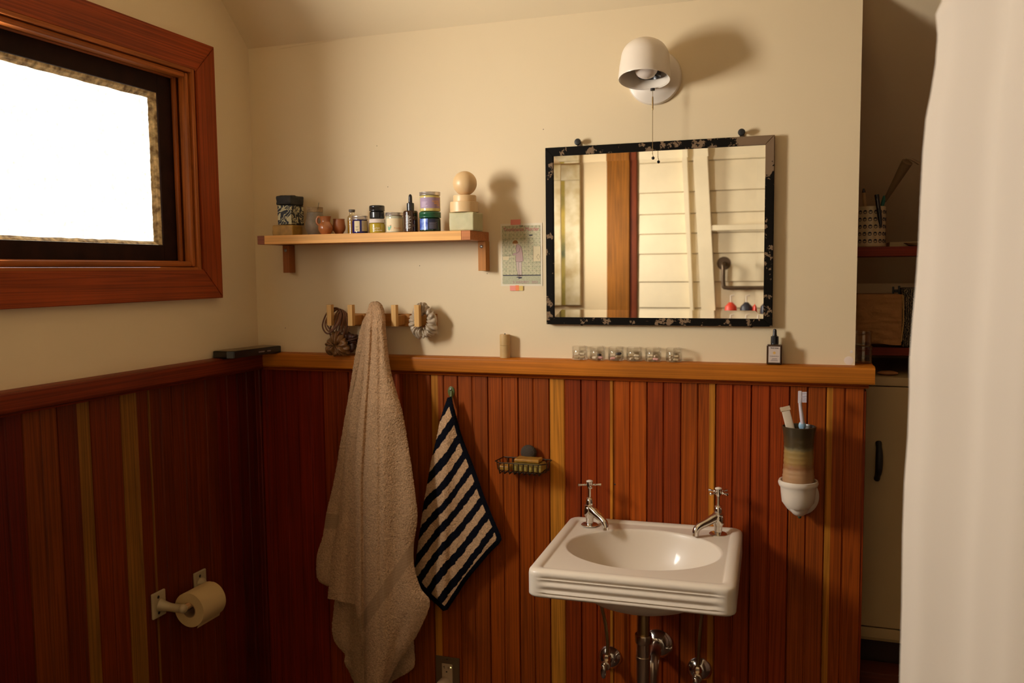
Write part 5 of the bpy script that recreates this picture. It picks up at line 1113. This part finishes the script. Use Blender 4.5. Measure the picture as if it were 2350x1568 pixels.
# folded cloth on the lower shelf
MUS = mat('muslin', (.36, .17, .055), rough=.9, mottle=.1, mscale=30, bump=.8, bscale=160, bdist=.002)
nx, ny = 70, 70; A_, B_ = at(1958, 676, .16), at(2069, 790, .16)
X, Z = np.meshgrid(np.linspace(A_.x-.02, B_.x, nx), np.linspace(A_.z, B_.z, ny)); 
Y = .165-.006*np.sin((X-A_.x)*90)*.5-.006*(vnoise(X*60, Z*60, 2)-.5)-.004*(vnoise(X*20, Z*140, 3)-.5); Z = Z+.004*np.sin(X*45)*((Z-A_.z)/(B_.z-A_.z))
cl = thing('muslin_cloth', 'folded tan muslin cloth standing over the lower alcove shelf', 'cloth', (A_.x+.05, .18, 1.29))
me = grid_mesh('c', X, Y, Z, flip=True); b = bmesh.new(); b.from_mesh(me); bpy.data.meshes.remove(me); obj('front_fold', b, MUS, cl, ang=180)
obj('inner_folds', box(A_.x-.02, B_.x-.002, .176, .30, B_.z-.002, A_.z, .004), MUS, cl)
obj('edge_piping', tube([(B_.x+.001, .166, A_.z-.002), (B_.x+.004, .170, (A_.z+B_.z)/2), (B_.x, .168, B_.z+.006)], .0018, 8, smooth=5), mat('cream_piping', (.42, .26, .09), rough=.8), cl)
# woven black bag beside it
m, t, p = nt('zigzag_black_cloth'); L = t.links.new; tc = add(t, 'ShaderNodeTexCoord'); wv = add(t, 'ShaderNodeTexWave'); wv.inputs['Scale'].default_value = 60; wv.inputs['Distortion'].default_value = 6; wv.inputs['Detail Scale'].default_value = 3; L(tc.outputs['Object'], wv.inputs['Vector'])
r = add(t, 'ShaderNodeValToRGB'); r.color_ramp.elements[0].position = .72; r.color_ramp.elements[0].color = (.008, .006, .007, 1); r.color_ramp.elements[1].position = .8; r.color_ramp.elements[1].color = (.24, .17, .09, 1); L(wv.outputs['Fac'], r.inputs['Fac']); L(r.outputs[0], p.inputs['Base Color']); p.inputs['Roughness'].default_value = .8
C0 = at(2071, 662, .19)
single('patterned_pouch', box(C0.x, C0.x+.06, .19, .32, 1.2815, C0.z, .010, 3), m, 'black pouch with fine wavy pattern right of the muslin cloth', 'pouch', (C0.x+.03, .25, 1.2815))
K0 = at(2060, 668, .24)
kn = thing('black_clip', 'small black clip sticking up behind the muslin cloth', 'clip', (K0.x, .24, 1.40))
obj('jaw', box(K0.x-.014, K0.x-.009, .236, .244, 1.40, K0.z+.012, .001), IRON, kn); obj('jaw', box(K0.x+.001, K0.x+.006, .236, .244, 1.40, K0.z+.014, .001), IRON, kn); obj('bar', box(K0.x-.0089, K0.x+.0009, .237, .243, K0.z-.004, K0.z+.004, .001), IRON, kn)
single('wooden_scoop', sphere((1.902, .20, 1.2098), .022, (1.25, .8, .28)), mat('scoop_wood', (.40, .18, .07), rough=.5), 'oval tan wooden piece lying on the cabinet top', 'scoop', (1.902, .20, 1.204))

# ================================================================== SHOWER CURTAIN on its rod
ct = thing('shower_curtain', 'plain off-white fabric shower curtain filling the right edge of the photo', 'curtain', (1.9, -1.4, .1))
EDGE = [(2.30, 2137), (1.829, 2134), (1.815, 2121), (1.790, 2127), (1.755, 2124), (1.72, 2115), (1.69, 2105), (1.65, 2100), (1.58, 2097), (1.53, 2096), (1.48, 2092), (1.44, 2087), (1.38, 2082), (1.34, 2084), (1.28, 2083), (1.22, 2078), (1.15, 2077), (1.05, 2080), (.10, 2081)]
ez = np.array([e[0] for e in EDGE])[::-1]; ep = np.array([e[1] for e in EDGE])[::-1]
nz_, ns = 300, 220
zz = np.linspace(.10, 2.30, nz_)[:, None]; exx = np.interp(zz, ez, ep)
# plan of the cloth: a hem fold, then a run towards the camera side with shallow pleats
base = [(1.925, -1.02), (1.880, -1.045), (1.842, -1.085), (1.820, -1.14), (1.8165, -1.19), (1.828, -1.235), (1.850, -1.270), (1.866, -1.305), (1.876, -1.350), (1.895, -1.395), (1.918, -1.430), (1.932, -1.48), (1.950, -1.55), (1.985, -1.62), (2.000, -1.72), (2.04, -1.84), (2.05, -1.95), (2.08, -2.10), (2.09, -2.3), (2.12, -2.5)]
bs = spline([Vector((a, b_, 0)) for a, b_ in base], 14); d = [0]
for a, b_ in zip(bs[:-1], bs[1:]): d.append(d[-1]+(b_-a).length)
s_ = np.linspace(0, d[-1], ns)[None, :]; bx_ = np.interp(s_, d, [p_.x for p_ in bs]); by_ = np.interp(s_, d, [p_.y for p_ in bs])
shift = (exx-2080)*.00060
wgt = np.exp(-(s_/.45)**2)
X = bx_+shift*wgt+.0035*np.sin(s_*34+zz*1.1)*(1-wgt*.6)+.0015*np.sin(s_*70-zz*2.3); Y = by_+0*zz+.003*np.sin(s_*26+zz*1.7); Z = zz+0*s_
me = grid_mesh('cur', X, Y, Z)
FAB = mat('off_white_fabric', (.47, .385, .295), rough=.8, bump=.2, bscale=900, bdist=.0006)
p = FAB.node_tree.nodes['Principled BSDF']; p.inputs['Sheen Weight'].default_value = .2; 
obj('cloth', me, FAB, ct, ang=180)
rd = thing('curtain_rod', 'metal shower curtain rod running towards the camera above the frame', 'rod', (2.0, -1.7, 2.32))
obj('rod', tube([(1.90, -.98, 2.325), (2.12, -2.6, 2.325)], .011, 16), GREY_M, rd)
for f in np.linspace(.04, .92, 9):
    P_ = Vector((1.90, -.98, 2.325)).lerp(Vector((2.12, -2.6, 2.325)), f); obj('ring', tube([P_+Vector((.017*math.cos(a), .004, -.006+.020*math.sin(a))) for a in np.linspace(0, 2*PI, 16, endpoint=False)], .0018, 6, closed=True), GREY_M, ct)

# ================================================================== small marks on the plaster and boards
PATCH = mat('white_filler', (.80, .68, .58), rough=.6)
b = new(); sphere((1.792, -.0002, 1.262), .010, (1.2, .06, 1.1), b, 14, 8); sphere((1.798, -.0002, 1.285), .004, (1, .1, 1), b, 10, 6)
obj('filler_patch', b, PATCH, wb)
b = new()
for px_, py_ in ((890, 429), (1247, 297), (1118, 628), (963, 610), (655, 753), (865, 335)):
    q = at(px_, py_, 0); sphere((q.x, -.0002, q.z), .0013, (1, .4, 1), b, 8, 6)
obj('nail_hole', b, mat('nail_hole_dark', (.05, .02, .008), rough=.7), wb)
q = at(1411, 1112, -.012); obj('nail_head', sphere((q.x, -.0122, q.z), .0022, (1, .4, 1)), IRON, wb)
# hairline plaster seam along the top of the wall
pts = [at(px_, py_, -.0006) for px_, py_ in ((640, 112), (760, 94), (870, 76), (1000, 54), (1004, 56), (1090, 51))]
obj('plaster_ridge', tube(pts, .0009, 6, smooth=3), WALL, wb)
print('objects', len(bpy.data.objects))
